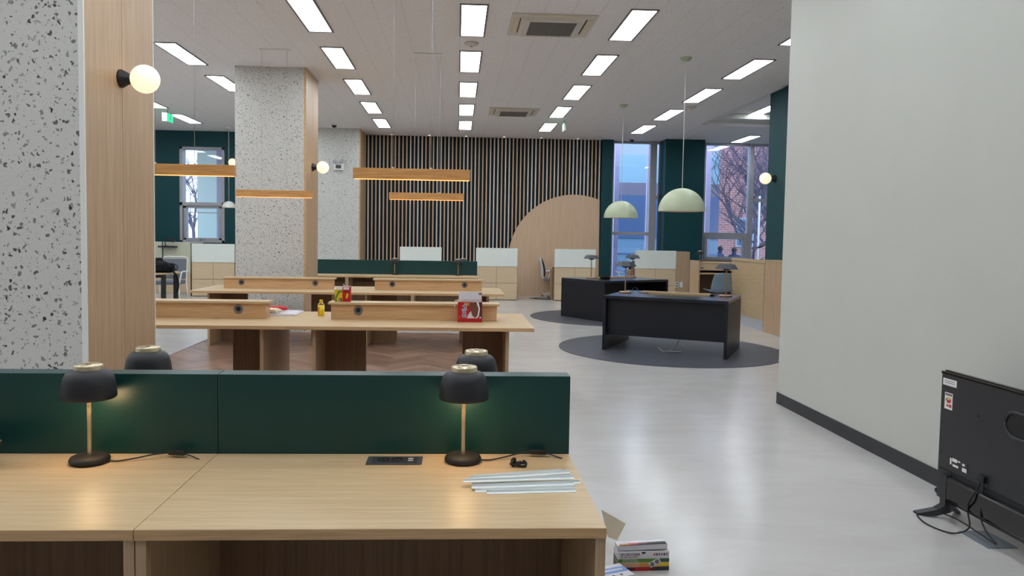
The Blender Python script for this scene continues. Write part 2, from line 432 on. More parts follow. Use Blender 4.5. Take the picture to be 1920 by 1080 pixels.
# windows right
def window_frame(name, bars, panes, sill=None):
    bm = bmesh.new()
    for x0, x1, z0, z1, y0, y1 in bars: bx(bm, x0, x1, y0, y1, z0, z1, bev=.004)
    o = struct(name, bm, m_alu)
    for x0, x1, z0, z1 in panes:
        bm = bmesh.new(); bx(bm, x0, x1, 19.29, 19.298, z0, z1); build('pane', bm, m_glass, o)
    return o
window_frame('window_1', [(3.95, 4.02, 0, H, 19.22, 19.36), (4.96, 5.13, 0, H, 19.2, 19.38), (4.02, 4.96, 1.60, 1.68, 19.22, 19.36), (4.02, 4.96, 0, .1, 19.22, 19.36), (4.02, 4.96, 3.96, H, 19.22, 19.36),
                          (5.13, 5.3, 2.55, 2.64, 19.22, 19.36), (5.13, 5.3, 3.96, H, 19.22, 19.36), (5.13, 5.3, 0, .1, 19.22, 19.36)],
             [(4.02, 4.96, .1, 1.6), (4.02, 4.96, 1.68, 3.96), (5.13, 5.3, .1, 2.55), (5.13, 5.3, 2.64, 3.96)])
window_frame('window_2', [(6.2, 6.27, 0, H, 19.22, 19.36), (6.27, 6.42, 0, H, 19.2, 19.38), (7.58, 7.69, 0, H, 19.2, 19.38),
                          (6.42, 7.58, 1.60, 1.70, 19.22, 19.36), (6.42, 7.58, 3.96, H, 19.22, 19.36), (6.42, 7.58, .88, 1.0, 19.2, 19.37), (6.42, 7.58, 0, .1, 19.22, 19.36),
                          (6.42, 6.5, 1.0, 1.6, 19.18, 19.34), (7.46, 7.58, 1.0, 1.6, 19.18, 19.34), (6.5, 7.46, 1.0, 1.07, 19.18, 19.34), (6.5, 7.46, 1.53, 1.6, 19.18, 19.34),
                          (7.69, 8.9, 2.52, 2.6, 19.22, 19.36), (7.69, 8.9, 3.96, H, 19.22, 19.36), (7.69, 8.9, 0, .1, 19.22, 19.36), (8.83, 8.9, 0, H, 19.22, 19.36)],
             [(6.42, 7.58, .1, .88), (6.5, 7.46, 1.07, 1.53), (6.42, 7.58, 1.70, 3.96), (7.69, 8.83, .1, 2.52), (7.69, 8.83, 2.6, 3.96)])
# window left
def wl():
    y0, y1 = 19.1, 19.36
    bars = [(wx0, wx0+.07, wz0, wz1, y0, y1), (wx1-.07, wx1, wz0, wz1, y0, y1), (wx0, wx1, wz1-.06, wz1, y0, y1), (wx0, wx1, wz0, wz0+.06, y0, y1), (wx0, wx1, 2.16, 2.25, y0, y1),
            (wx0+.08, wx0+.15, 1.31, 2.15, 19.14, 19.3), (wx1-.15, wx1-.08, 1.31, 2.15, 19.14, 19.3), (wx0+.08, wx1-.08, 1.3, 1.36, 19.14, 19.3), (wx0+.08, wx1-.08, 2.1, 2.16, 19.14, 19.3), (wx0+.15, wx1-.15, 1.98, 2.0, 19.12, 19.14)]
    o = window_frame('window_3', bars, [(wx0+.07, wx1-.07, 2.25, wz1-.06), (wx0+.15, wx1-.15, 1.36, 2.1)])
    bm = bmesh.new(); bx(bm, -6.45, -6.28, 19.07, 19.1, 1.325, 1.345); bx(bm, -6.45, -6.42, 19.08, 19.14, 1.29, 1.34); build('window_handle', bm, m_alu, o)
wl()

# pillars -----------------------------------------------------------
def pillar(name, y0, y1, label, panel=True):
    bm = bmesh.new(); bx(bm, -3.38, -2.335, y0, y1, 0, H)
    o = struct(name, bm, m_terr); o['label'] = label; o['category'] = 'pillar'
    mid = (y0+y1)/2
    for a, b in ((y0+.012, mid-.003), (mid+.003, y1-.012)):
        bm = bmesh.new(); bx(bm, -2.334, -2.315, a, b, 0, H, bev=.001); build('wood_panel', bm, m_oakz, o, 'light oak side panel')
    for a, b in ((y0-.002, y0+.012), (y1-.012, y1+.002)):
        bm = bmesh.new(); bx(bm, -2.345, -2.313, a, b, 0, H); build('corner_trim', bm, m_white if y0 < 6 else m_oakedge, o)
    return o
pillar('pillar', 4.80, 5.87, 'large terrazzo pillar with an oak side at the left edge, nearest of the three')
pillar('pillar', 11.62, 12.60, 'terrazzo pillar with an oak side standing behind the long study tables, middle of the three')
pillar('pillar', 18.05, 19.12, 'terrazzo pillar touching the slatted wall and carrying the emergency light, farthest of the three')
bm = bmesh.new(); bx(bm, 5.20, 6.2, 18.66, 19.3, 0, H); o = struct('pillar', bm, m_greenwall); o['label'] = 'dark green column standing between the two tall windows'; o['category'] = 'pillar'
bm = bmesh.new(); bx(bm, 5.33, 6.5, 11.6, 12.7, 0, H); o = struct('pillar', bm, m_greenwall); o['label'] = 'dark green column beside the white wall carrying a globe lamp'; o['category'] = 'pillar'

# ------------------------------------------------------------------ ceiling lights
def ceiling_light(loc, label):
    o = thing('ceiling_light', label, 'ceiling light', loc, 0, 'flat rectangular ceiling light panels')
    bm = bmesh.new()
    bx(bm, 0, .316, 0, .025, -.012, 0); bx(bm, 0, .316, 1.277, 1.302, -.012, 0); bx(bm, 0, .022, .025, 1.277, -.012, 0); bx(bm, .294, .316, .025, 1.277, -.012, 0)
    build('light_frame', bm, m_grey, o)
    build('diffuser', box(.022, .294, .025, 1.277, -.006, -.001), m_panel, o)
    return o
ORD = ['first', 'second', 'third', 'fourth', 'fifth', 'sixth', 'seventh', 'eighth', 'ninth', 'tenth', 'eleventh']
cols = [(-8.2, 'outermost left row'), (-6.21, 'row above the left bay'), (-4.081, 'row left of the terrazzo pillars'), (-1.878, 'row over the left table ends'),
        (0.0, 'central row'), (1.876, 'row left of the dome pendants'), (4.074, 'row right of the dome pendants')]
proto_l = None
for cx, cn in cols:
    for k in range(-4, 5):  # negative k: unseen rows over and behind the camera, kept for their light
        y = 8.253+2.056*k
        if cx > 3 and y < 6.7: continue
        n = 4-k
        lab = '%s ceiling light panel from the back, in the %s' % (ORD[n], cn)
        if proto_l is None: proto_l = ceiling_light((cx, y, H), lab)
        else: dup(proto_l, (cx, y, H), 0, lab)
dup(proto_l, (6.25, 15.0-.3, H+.22), 0, 'ceiling light panel set inside the ceiling recess by the green column')
dup(proto_l, (6.95, 17.72, H), 0, 'ceiling light panel nearest the right-hand windows, beyond the ceiling recess')
dup(proto_l, (6.95, 9.2, H+.22), 0, 'ceiling light panel inside the ceiling recess behind the white wall')

# air conditioning cassettes
def cassette(loc, label):
    o = thing('air_conditioner', label, 'air conditioner', loc, 0, 'ceiling air conditioner cassettes')
    bm = bmesh.new(); bx(bm, -.49, .49, -.46, .46, -.012, 0, bev=.004)
    build('cassette_frame', bm, m_offwhite, o)
    bm = bmesh.new()
    pts = [(-.36, -.36), (.36, -.36), (.36, .36), (-.36, .36)]
    a = [bm.verts.new((x*1.02, y*1.02, -.012)) for x, y in pts]; b = [bm.verts.new((x*.95, y*.95, -.05)) for x, y in pts]
    bm.faces.new(b[::-1])
    for i in range(4): bm.faces.new((a[i], a[(i+1) % 4], b[(i+1) % 4], b[i]))
    build('cassette_cover', bm, m_offwhite, o)
    bm = bmesh.new()
    for i in range(26): bx(bm, -.27, .27, -.28+i*.0215, -.28+i*.0215+.011, -.056, -.049)
    for xx in (-.14, 0, .14): bx(bm, xx-.004, xx+.004, -.28, .28, -.057, -.05)
    build('intake_grille', bm, m_grey, o)
    for sx_, sy, rr in ((-1, 0, 0), (1, 0, 0), (0, 1, 1), (0, -1, 1)):
        bm = bmesh.new()
        if rr == 0: bx(bm, sx_*.42-.03, sx_*.42+.03, -.3, .3, -.022, -.011, bev=.004)
        else: bx(bm, -.3, .3, sy*.42-.03, sy*.42+.03, -.022, -.011, bev=.004)
        build('air_louvre', bm, m_card, o)
    for sx_ in (-1, 1):
        bm = bmesh.new(); bx(bm, sx_*.381-.006, sx_*.381+.006, -.3, .3, -.016, -.011); build('slot', bm, m_hole, o)
    bm = bmesh.new(); bx(bm, -.3, .3, -.387, -.375, -.016, -.011); build('slot', bm, m_hole, o)
    bm = bmesh.new(); bx(bm, -.3, .3, .375, .387, -.016, -.011); build('slot', bm, m_hole, o)
    return o
cassette((1.08, 8.98, H), 'square air conditioner cassette in the ceiling, the nearer and larger-looking one')
cassette((1.10, 15.14, H), 'square air conditioner cassette in the ceiling, the distant one near the slatted wall')

# downlights along slatted wall
dl = None
for i, x in enumerate((-1.66, -.72, .20, 1.15, 2.09, 3.02)):
    lab = '%s small recessed downlight from the left above the slatted wall' % ORD[i]
    if dl is None:
        dl = thing('downlight', lab, 'downlight', (x, 18.93, H), 0, 'small downlights washing the slatted wall')
        bm = bmesh.new(); lathe(bm, [(.034, -.004), (.05, -.014), (.062, -.002), (.062, 0), (.034, 0)], seg=24); build('rim', bm, m_white, dl)
        bm = bmesh.new(); disc(bm, .033, -.007, -.003, seg=20); build('lens', bm, m_spot, dl)
    else: dup(dl, (x, 18.93, H), 0, lab)
def camdome(loc, label):
    o = thing('security_camera', label, 'security camera', loc, 0, 'black ceiling camera domes')
    bm = bmesh.new(); disc(bm, .065, -.02, 0); build('mount', bm, m_offwhite, o)
    bm = bmesh.new(); lathe(bm, [(.055, -.02)] + [(.055*math.cos(a), -.02-.055*math.sin(a)) for a in [i*PI/16 for i in range(1, 8)]] + [(0, -.075)]); build('dome', bm, m_screen, o)
camdome((-2.85, 17.5, H), 'black dome camera on the ceiling in front of the farthest terrazzo pillar')
camdome((4.38, 18.85, H), 'black dome camera on the ceiling above the left tall window')
def detector(loc, label):
    o = thing('smoke_detector', label, 'smoke detector', loc, 0, 'round white ceiling detectors')
    bm = bmesh.new(); lathe(bm, [(0, -.045), (.04, -.045), (.055, -.03), (.09, -.02), (.095, 0), (0, 0)], seg=28); build('housing', bm, m_offwhite, o)
    bm = bmesh.new(); disc(bm, .012, -.05, -.045, seg=12); build('sensor', bm, m_dgrey, o)
detector((.157, 9.9, H), 'round detector on the ceiling between the two nearest central light panels')
detector((4.40, 14.1, H), 'round detector on the ceiling just right of the nearer dome pendant cord')
detector((.03, 17.9, H), 'round detector on the ceiling behind the last central light panel')

# exit sign hanging left
o = thing('exit_sign', 'small green running man exit sign hanging from the ceiling at the far left', 'exit sign', (-6.03, 16.0, H))
bm = bmesh.new(); tube(bm, [(0, 0, 0), (0, 0, -.07)], .008); build('hanger', bm, m_alu, o)
build('sign_body', box(-.05, .05, -.17, .17, -.25, -.07, bev=.006), m_white, o)
fe = build('sign_face', box(-.052, .056, -.16, .16, -.24, -.08), m_exit, o, 'green lit face')
bm = bmesh.new()
for s in (1,):
    z = -.16
    bx(bm, -.07, -.062, 0, .02, z, z+.04)
lathe(bm, [(0, 0), (.014, 0), (.014, .003), (0, .003)], seg=12, mat=Matrix.Translation((.059, .03, -.115)) @ Matrix.Rotation(PI/2, 4, 'Y'))
for a, b_ in (((.058, .03, -.13), (.058, .0, -.17)), ((.058, 0, -.17), (.058, .05, -.19)), ((.058, .0, -.17), (.058, -.05, -.2)), ((.058, .02, -.14), (.058, .07, -.15)), ((.058, .02, -.14), (.058, -.03, -.13))):
    tube(bm, [a, b_], .008, 6)
bmesh.ops.delete(bm, geom=[v for v in bm.verts if v.co.x < 0], context='VERTS')
build('running_figure', bm, m_white, o)
# little green hanging indicator over the back right light
o = thing('exit_sign', 'tiny pale green sign seen edge-on hanging before the last light right of centre', 'exit sign', (2.28, 16.2, H))
bm = bmesh.new(); tube(bm, [(0, 0, 0), (0, 0, -.05)], .008); build('hanger', bm, m_alu, o)
build('sign_body', box(-.016, .016, -.15, .15, -.22, -.05, bev=.004), m_white, o)
build('sign_face', box(-.018, -.0155, -.14, .14, -.21, -.06), m_exit, o)

# emergency light on far pillar
o = thing('emergency_light', 'white twin-head emergency light box on the farthest terrazzo pillar', 'emergency light', (-2.82, 18.05, 3.02))
build('light_box', box(-.12, .12, -.06, 0, 0, .17, bev=.008), m_white, o)
build('display_window', box(-.07, .06, -.066, -.058, .04, .12), m_dgrey, o)
for s in (-1, 1):
    bm = bmesh.new(); lathe(bm, [(.02, 0), (.05, .06), (.05, .075), (0, .075)], seg=20, mat=Matrix.Translation((s*.07, -.03, .19)) @ Matrix.Rotation(s*.5, 4, 'Y') @ Matrix.Rotation(PI/2.4, 4, 'X')); tube(bm, [(s*.05, -.03, .17), (s*.07, -.03, .20)], .01); build('lamp_head', bm, m_alu, o)

# ------------------------------------------------------------------ globe sconces
def sconce(loc, n, label):
    """globe on a black cone; n = angle of wall normal in plan"""
    o = thing('wall_lamp', label, 'wall lamp', loc, n, 'globe wall lamps with black mounts')
    bm = bmesh.new(); lathe(bm, [(0, 0), (.062, 0), (.062, .012), (.032, .07), (.03, .085), (0, .085)], seg=28, mat=Matrix.Rotation(PI/2, 4, 'Y')); build('mount', bm, m_black, o)
    bm = bmesh.new(); lathe(bm, [(.096*math.sin(i*PI/20), -.096*math.cos(i*PI/20)) for i in range(21)], seg=36, mat=Matrix.Translation((.165, 0, 0))); build('globe', bm, m_globe, o, 'warm glowing glass globe')
    return o
s0 = sconce((-2.315, 5.31, 2.54), 0, 'lit globe wall lamp on the oak side of the nearest pillar')
dup(s0, (-2.315, 12.12, 2.56), 0, 'lit globe wall lamp on the oak side of the middle pillar')
dup(s0, (5.33, 12.40, 2.55), PI, 'lit globe wall lamp on the green column beside the white wall')
dup(s0, (-5.58, 19.12, 3.24), -PI/2, 'lit globe wall lamp on the green wall, half hidden behind the middle pillar')

# ------------------------------------------------------------------ linear pendants
def linear(loc, label):
    o = thing('linear_pendant', label, 'pendant lamp', loc, 0, 'wooden beam pendant lamps over the tables')
    bm = bmesh.new()
    bx(bm, -.52, .52, -.035, .035, .03, .095, bev=.0015)
    bx(bm, -.52, .52, -.035, -.027, 0, .03); bx(bm, -.52, .52, .027, .035, 0, .03)
    bx(bm, -.52, -.512, -.027, .027, 0, .03); bx(bm, .512, .52, -.027, .027, 0, .03)
    build('wood_beam', bm, m_beam, o)
    build('light_strip', box(-.511, .511, -.0265, .0265, -.003, .012), m_warm, o, 'warm glowing strip under the beam')
    for s in (-.17, .17):
        bm = bmesh.new(); tube(bm, [(s, 0, .095), (s, 0, H-loc[2]-.02)], .0022, 6); build('wire', bm, m_alu, o)
        bm = bmesh.new(); disc(bm, .008, .095, .11, cx=s, seg=12); build('wire_holder', bm, m_white, o)
    build('canopy', box(-.2, .2, -.03, .03, H-loc[2]-.02, H-loc[2], bev=.003), m_white, o)
    return o
lp = linear((-.41, 6.77, 1.998), 'wooden beam pendant over the right end of the nearer long table')
dup(lp, (-2.49, 6.77, 1.998), 0, 'wooden beam pendant crossing in front of the left window, cut off by the near pillar')
dup(lp, (-2.525, 10.52, 1.998), 0, 'wooden beam pendant seen against the middle terrazzo pillar')
dup(lp, (-.428, 10.52, 1.998), 0, 'smaller-looking wooden beam pendant hanging behind the large central one')

# ------------------------------------------------------------------ dome pendants
def dome(loc, r, h, label, mat, top=H):
    o = thing('dome_pendant', label, 'pendant lamp', loc, 0)
    bm = bmesh.new()
    out = [(r*math.cos(i*PI/2/20), h*math.sin(i*PI/2/20)) for i in range(21)]
    lathe(bm, out[:-1]+[(0, h)], seg=56, mi=0)
    inn = [((r-.006)*math.cos(i*PI/2/20), (h-.006)*math.sin(i*PI/2/20)) for i in range(21)]
    lathe(bm, [(r, 0)]+inn[:-1]+[(0, h-.006)], seg=56, mi=1)
    build('lamp_shade', bm, [mat, m_domein], o)
    bm = bmesh.new(); lathe(bm, [(.038*math.sin(i*PI/12), h*.42-.038*math.cos(i*PI/12)) for i in range(13)], seg=20); build('bulb', bm, m_bulb, o)
    bm = bmesh.new(); tube(bm, [(0, 0, h), (0, 0, top-loc[2]-.02)], .005, 8); build('cord', bm, m_white, o)
    bm = bmesh.new(); lathe(bm, [(0, -.045), (.05, -.045), (.085, -.005), (.085, 0), (0, 0)], seg=28, mat=Matrix.Translation((0, 0, top-loc[2]))); build('canopy', bm, mat, o)
    bm = bmesh.new(); tube(bm, [(0, 0, h*.42+.03), (0, 0, h)], .015, 10); build('lamp_holder', bm, m_white, o)
    return o
d1 = dome((3.135, 10.36, 1.895), .32, .322, 'pale green dome pendant hanging over the front black desk', m_dome)
dup(d1, (3.10, 14.1, 1.895), 0, 'pale green dome pendant hanging over the rear black desk')
for o in bpy.data.objects:
    if o.name.startswith('dome_pendant'): o['group'] = 'pale green dome pendants over the black desks'
dome((-5.47, 18.3, 2.10), .155, .155, 'small white dome pendant hanging in front of the left window', m_white)

# ------------------------------------------------------------------ study desks with green dividers (foreground and far row)
DW = 1.214
def study_desk(loc, rz, label, cat='desk'):
    o = thing('study_desk', label, cat, loc, rz, 'oak study desks backing onto green dividers')
    build('worktop', box(0, DW-.002, 0, .668, .711, .74, bev=.0015), m_oakx, o)
    build('side_panel', box(.0005, .0275, .005, .66, 0, .7108, bev=.001), m_oakz, o)
    build('side_panel', box(DW-.0295, DW-.0025, .005, .66, 0, .7108, bev=.001), m_oakz, o)
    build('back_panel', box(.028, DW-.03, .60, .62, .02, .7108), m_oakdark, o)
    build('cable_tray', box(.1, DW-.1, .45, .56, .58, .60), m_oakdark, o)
    build('front_edge', box(0, DW-.002, -.0012, .0, .712, .739), m_oakedge, o)
    return o
YF = 1.906
sd = study_desk((-.81, YF, 0), 0, 'oak desk nearest the camera with the bundle of white strips on it')
dup(sd, (-2.024, YF, 0), 0, 'oak desk at the bottom left corner, left of the seam in the worktop')
dup(sd, (.404, YF+.675+.08+.672, 0), PI, 'oak desk behind the front green divider, on its right half')
dup(sd, (-.81, YF+.675+.08+.672, 0), PI, 'oak desk behind the front green divider, on its left half')
YR = 13.92
nm = {0: 'right end', 1: 'middle', 2: 'left end'}
for i, x in enumerate((-.81, -2.024, -3.238)):
    dup(sd, (x, YR, 0), 0, 'oak desk of the distant green-divider row, near side, %s' % nm[i])
    dup(sd, (x+1.214, YR+.675+.08+.672, 0), PI, 'oak desk of the distant green-divider row, far side, %s' % nm[i])
def divider(loc, label):
    o = thing('desk_divider', label, 'divider', loc, 0, 'green dividers standing between the oak desks')
    build('divider_panel', box(.0008, DW-.0008, 0, .08, .02, 1.014, bev=.002), m_divider, o)
    build('foot_rail', box(.01, DW-.01, .01, .07, 0, .02), m_black, o)
    return o
dv = divider((-.81, YF+.671, 0), 'dark green divider panel of the front desks, right of its seam')
dup(dv, (-2.024, YF+.671, 0), 0, 'dark green divider panel of the front desks, left of its seam')
for i, x in enumerate((-.81, -2.024, -3.238)):
    dup(dv, (x, YR+.671, 0), 0, 'dark green divider panel of the distant desk row, %s' % nm[i])

# mushroom lamps
def unlit(r):
    for c in list(r.children):
        if c.type == 'LIGHT': bpy.data.objects.remove(c)
    return r
def mushroom(loc, label, cable=True):
    o = thing('desk_lamp', label, 'desk lamp', loc, 0, 'black mushroom desk lamps with pale metal stems')
    bm = bmesh.new(); lathe(bm, [(0, 0), (.055, 0), (.061, .005), (.062, .012), (.058, .02), (.05, .024), (0, .0255)], seg=40); build('base', bm, m_base_blk, o)
    bm = bmesh.new(); disc(bm, .0068, .024, .205, seg=20); build('stem', bm, m_brass, o)
    bm = bmesh.new()
    pr = [(.074, .213), (.0805, .2135), (.0838, .219), (.0832, .230), (.0812, .248), (.0788, .265), (.0748, .281), (.0685, .294), (.0600, .302), (.050, .3065), (.043, .308), (0, .308)]
    lathe(bm, pr, seg=48)
    pi = [(.074, .213), (.077, .23), (.072, .27), (.058, .295), (0, .300)]
    lathe(bm, pi, seg=48, mi=1); build('lamp_shade', bm, [m_shade, m_domein], o)
    bm = bmesh.new(); lathe(bm, [(.0445, .3075), (.0435, .3205), (.0415, .3235), (0, .3245)], seg=40); build('top_cap', bm, m_brass, o)
    bm = bmesh.new(); disc(bm, .0078, .324, .3285, seg=16); build('touch_button', bm, m_brass, o)
    bm = bmesh.new(); lathe(bm, [(0, .205), (.009, .205), (.019, .213), (.022, .222), (0, .222)], seg=24); build('socket', bm, m_gold, o)
    bm = bmesh.new(); lathe(bm, [(0, .222)]+[(.02*math.sin(i*PI/10), .242-.02*math.cos(i*PI/10)) for i in range(1, 10)]+[(0, .262)], seg=20); build('bulb', bm, m_bulb, o)
    if cable:
        bm = bmesh.new()
        tube(bm, crom([(.058, 0, .006), (.09, .004, .004), (.14, .022, .008), (.19, .045, .014), (.235, .06, .015)]), .0026, 8)
        tube(bm, crom([(.285, .052, .013), (.305, .048, .009), (.33, .036, .003), (.34, .03, .002)]), .0022, 8)
        build('power_cord', bm, m_black, o)
        bm = bmesh.new(); bx(bm, -.030, .030, -.011, .011, 0, .017, bev=.006, rot=Matrix.Translation((.26, .056, .008)) @ Matrix.Rotation(-.15, 4, 'Z')); build('inline_switch', bm, m_black, o)
    return o
ml = mushroom((-1.19, 2.474, .74), 'black mushroom lamp on the front left desk, before the green divider')
point('lamp_glow', ml, (0, 0, .188), 1.0, c=(1, .66, .32), rad=.03)
dup(ml, (.03, 2.486, .74), 0, 'black mushroom lamp beside the white strips on the nearest desk')
dup(ml, (-1.158, 2.865, .74), 0, 'black mushroom lamp peeking over the front divider at left, behind it')
dup(ml, (.08, 2.84, .74), 0, 'black mushroom lamp peeking over the front divider at right, behind it')
unlit(dup(ml, (-1.19, YR+.57, .74), 0, 'tiny black mushroom lamp on the distant green-divider row, left one'))
unlit(dup(ml, (.03, YR+.58, .74), 0, 'tiny black mushroom lamp on the distant green-divider row, right one'))
unlit(dup(ml, (.13, YR+1.0, .74), 0, 'tiny black lamp top just above the distant green divider, at its right'))

# power outlet flush in desk
o = thing('desk_outlet', 'black flush power outlet with two sockets set into the nearest desk', 'outlet', (-.199, 2.49, .7402))
bm = bmesh.new(); bx(bm, -.092, .092, -.043, .043, 0, .004, bev=.003); build('outlet_frame', bm, m_dgrey, o)
build('cover_plate', box(-.075, .075, -.035, .030, .004, .0052), m_base, o)
for x in (-.038, .008):
    bm = bmesh.new(); lathe(bm, [(0, .0054), (.017, .0054), (.019, .0065), (.021, .0065), (.021, .005)], cx=x, cy=-.002, seg=28); s = build('socket', bm, m_hole, o)
    bm = bmesh.new(); disc(bm, .0025, .0054, .006, cx=x-.007, cy=-.002, seg=8); disc(bm, .0025, .0054, .006, cx=x+.007, cy=-.002, seg=8); build('socket_hole', bm, m_grey, s)
for y in (-.014, .006):
    build('usb_port', box(.045, .062, y, y+.008, .005, .0062), m_white, o)
build('mark', box(.045, .066, -.03, -.026, .005, .0058), m_grey, o)

# bundle of white strips
strips = [(.0, .0, .37, .28, 'rearmost'), ]
sp = [  # x0,y0,x1,y1,z
    (.062, 2.312, .352, 2.372, .0, 'white plastic strip at the back of the bundle, by the divider'),
    (.050, 2.292, .372, 2.352, .003, 'second white plastic strip from the back of the bundle, lying askew'),
    (.058, 2.268, .378, 2.316, .0, 'white plastic strip in the middle of the bundle, half covered by the askew one'),
    (.028, 2.238, .372, 2.272, .012, 'white plastic strip on top whose left end sticks out furthest'),
    (.056, 2.236, .390, 2.262, .0, 'white plastic strip whose right end sticks out past the others'),
    (.054, 2.205, .368, 2.236, .005, 'white plastic strip third from the front of the bundle'),
    (.064, 2.185, .366, 2.212, .0, 'white plastic strip second from the front of the bundle'),
    (.098, 2.170, .366, 2.188, .0, 'front white plastic strip of the bundle, the shortest')]
for x0, y0, x1, y1, z, lab in sp:
    ang = math.atan2(y1-y0, x1-x0); ln = math.hypot(x1-x0, y1-y0)
    bm = bmesh.new(); bx(bm, 0, ln, -.009, .009, 0, .0014); bx(bm, 0, ln, .0076, .009, 0, .0075)
    o = build('plastic_strip', bm, m_strip); o.location = (x0, y0, .7402+z); o.rotation_euler = (0, 0, ang)
    tag(o, lab, 'plastic strip', 'white plastic strips heaped on the desk')
# tangled black tie
bm = bmesh.new()
tube(bm, crom([(-.022, -.004, .006), (-.02, .006, .02), (-.012, .0, .026), (-.008, .004, .012), (.0, -.004, .008), (.008, .003, .014), (.018, -.002, .010), (.02, .0, .018), (.026, -.004, .010), (.02, -.010, .004), (.006, -.008, .004), (-.008, -.006, .008), (-.022, -.008, .004)], 6), .004, 6)
tube(bm, crom([(-.02, .002, .008), (-.016, .004, .016), (-.006, .002, .010), (.004, .004, .012), (.010, .002, .006)], 6), .0055, 6)
tube(bm, crom([(-.026, 0, .006), (-.022, .003, .014), (-.019, .003, .026)], 4), .004, 6, r1=.002)
tube(bm, crom([(.012, 0, .008), (.017, .002, .014), (.016, .002, .022)], 4), .003, 6, r1=.002)
tube(bm, crom([(-.024, -.002, .004), (-.018, .002, .018), (-.014, .002, .022), (-.02, -.004, .01), (-.012, -.006, .003)], 6), .004, 6)
o = build('cable_tie', bm, m_hole); o.location = (.212, 2.428, .741); tag(o, 'crumpled black cable strap lying behind the white strips', 'cable strap')
# dark monitor corner at the left edge
o = thing('tablet', 'corner of a dark tilted screen at the left edge, leaning on the front divider', 'tablet', (-1.62, 2.40, .7402), -.25)
rotm = Matrix.Rotation(math.radians(24), 4, 'X')
bm = bmesh.new(); bx(bm, -.16, .16, -.08, .10, .012, .026, bev=.004, rot=Matrix.Translation((0, 0, .022)) @ rotm); build('screen_body', bm, m_black, o)
bm = bmesh.new(); bx(bm, -.15, .15, -.07, .09, .0262, .0272, rot=Matrix.Translation((0, 0, .022)) @ rotm); build('display', bm, m_screen, o)
bm = bmesh.new(); bx(bm, -.05, .05, -.06, .09, 0, .008); bx(bm, -.03, .03, .03, .05, .008, .055); build('stand', bm, m_black, o)

# ------------------------------------------------------------------ long study tables with risers
def study_table(loc, label):
    o = thing('study_table', label, 'table', loc, 0, 'long oak tables with raised cable boxes')
    W, D = 2.052, 1.19
    build('tabletop', box(-W/2, W/2, 0, D, .71, .74, bev=.0015), m_oakx, o)
    build('front_edge', box(-W/2, W/2, -.0012, 0, .711, .739), m_oakedge, o)
    c = D/2
    for s in (-1, 1):
        x = s*.81
        x0, x1 = (x-.014, x+.014)
        build('side_panel', box(x0, x1, .10, c-.001, .012, .7098, bev=.001), m_oakz, o)
        build('side_panel', box(x0, x1, c+.001, D-.10, .012, .7098, bev=.001), m_oakz, o)
        a, b = (x1+.0003, x1+.36) if s < 0 else (x0-.36, x0-.0003)
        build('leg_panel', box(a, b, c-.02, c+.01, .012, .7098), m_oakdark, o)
        for px, py in ((x, .13), (x, D-.13)):
            bm = bmesh.new(); disc(bm, .012, 0, .012, px, py, 12); build('levelling_foot', bm, m_white, o)
    r = build('cable_box', box(-.74, .74, c-.075, c+.075, .7402, .875), m_oakfront, o, 'raised oak box along the table middle')
    build('box_lid', box(-.765, .765, c-.1, c+.1, .8752, .895, bev=.002), m_oakx, r)
    for sx_ in (-.5, .5):
        for sy, yy in ((-1, c-.075), (1, c+.075)):
            bm = bmesh.new()
            mt = Matrix.Translation((sx_, yy, .824)) @ Matrix.Rotation(sy*-PI/2, 4, 'X')
            lathe(bm, [(.022, 0), (.022, .003), (.026, .0045), (.041, .003), (.042, 0), (.022, 0)], seg=32, mat=mt)
            lathe(bm, [(0, .001), (.022, .001)], seg=24, mi=1, mat=mt)
            build('cable_grommet', bm, [m_grey, m_hole], r)
    return o
st = study_table((-.372, 6.185, 0), 'oak table unit in the nearer long row, its right half with the red snack box')
dup(st, (-2.425, 6.185, 0), 0, 'oak table unit in the nearer long row, its left half next to the near pillar')
dup(st, (-.385, 9.87, 0), 0, 'oak table unit in the second long row, its right half')
dup(st, (-2.44, 9.87, 0), 0, 'oak table unit in the second long row, left half, before the middle pillar')

# snack box -------------------------------------------------------------
o = thing('snack_box', 'open red snack box printed with a chocolate cake, before the cable box', 'snack box', (.1235, 6.588, .7402))
bm = bmesh.new()
t = .0015
bx(bm, -.108, .108, 0, .09, 0, .002); bx(bm, -.108, .108, 0, t, .002, .178); bx(bm, -.108, .108, .09-t, .09, .002, .195); bx(bm, -.108, -.108+t, t, .09-t, .002, .19); bx(bm, .108-t, .108, t, .09-t, .002, .19)
build('carton', bm, m_red, o)
bm = bmesh.new()
poly(bm, [(-.102, .088, .19), (-.096, .10, .262), (.10, .10, .262), (.108, .088, .19)], (0, .0015, 0)); bx(bm, -.1065, .1065, .0868, .0882, .01, .19)
build('inner_flap', bm, m_paper, o, 'white inside flap standing up')
bm = bmesh.new(); poly(bm, [(.075, .094, .25), (.105, .094, .258), (.106, .094, .238), (.08, .094, .236)], (0, -.003, 0)); build('flap_tab', bm, m_grey, o)
yq = -.0006
def pr(pts, mat, name, dy=0.0, d=.0005):
    bm = bmesh.new(); poly(bm, [(x, -dy, z) for x, z in pts], (0, -d, 0)); return build(name, bm, mat, o)
pr([(.04, .176), (.107, .178), (.107, .03), (.09, .03)], m_maroon, 'dark_print', .0)
pr([(.058, .178), (.075, .178), (.088, .12), (.08, .06), (.062, .035), (.045, .035), (.068, .062), (.076, .12), (.06, .165)], m_strip, 'swoosh_print', .0006)
pr([(.0, .172), (.048, .176), (.074, .12), (.064, .06), (.05, .036), (.02, .06), (.008, .10), (-.006, .13)], m_choc, 'cake_print', .0012)
pr([(-.052, .172), (-.004, .172), (-.008, .15), (-.03, .142), (-.05, .155)], m_orange, 'nut_print', .0012)
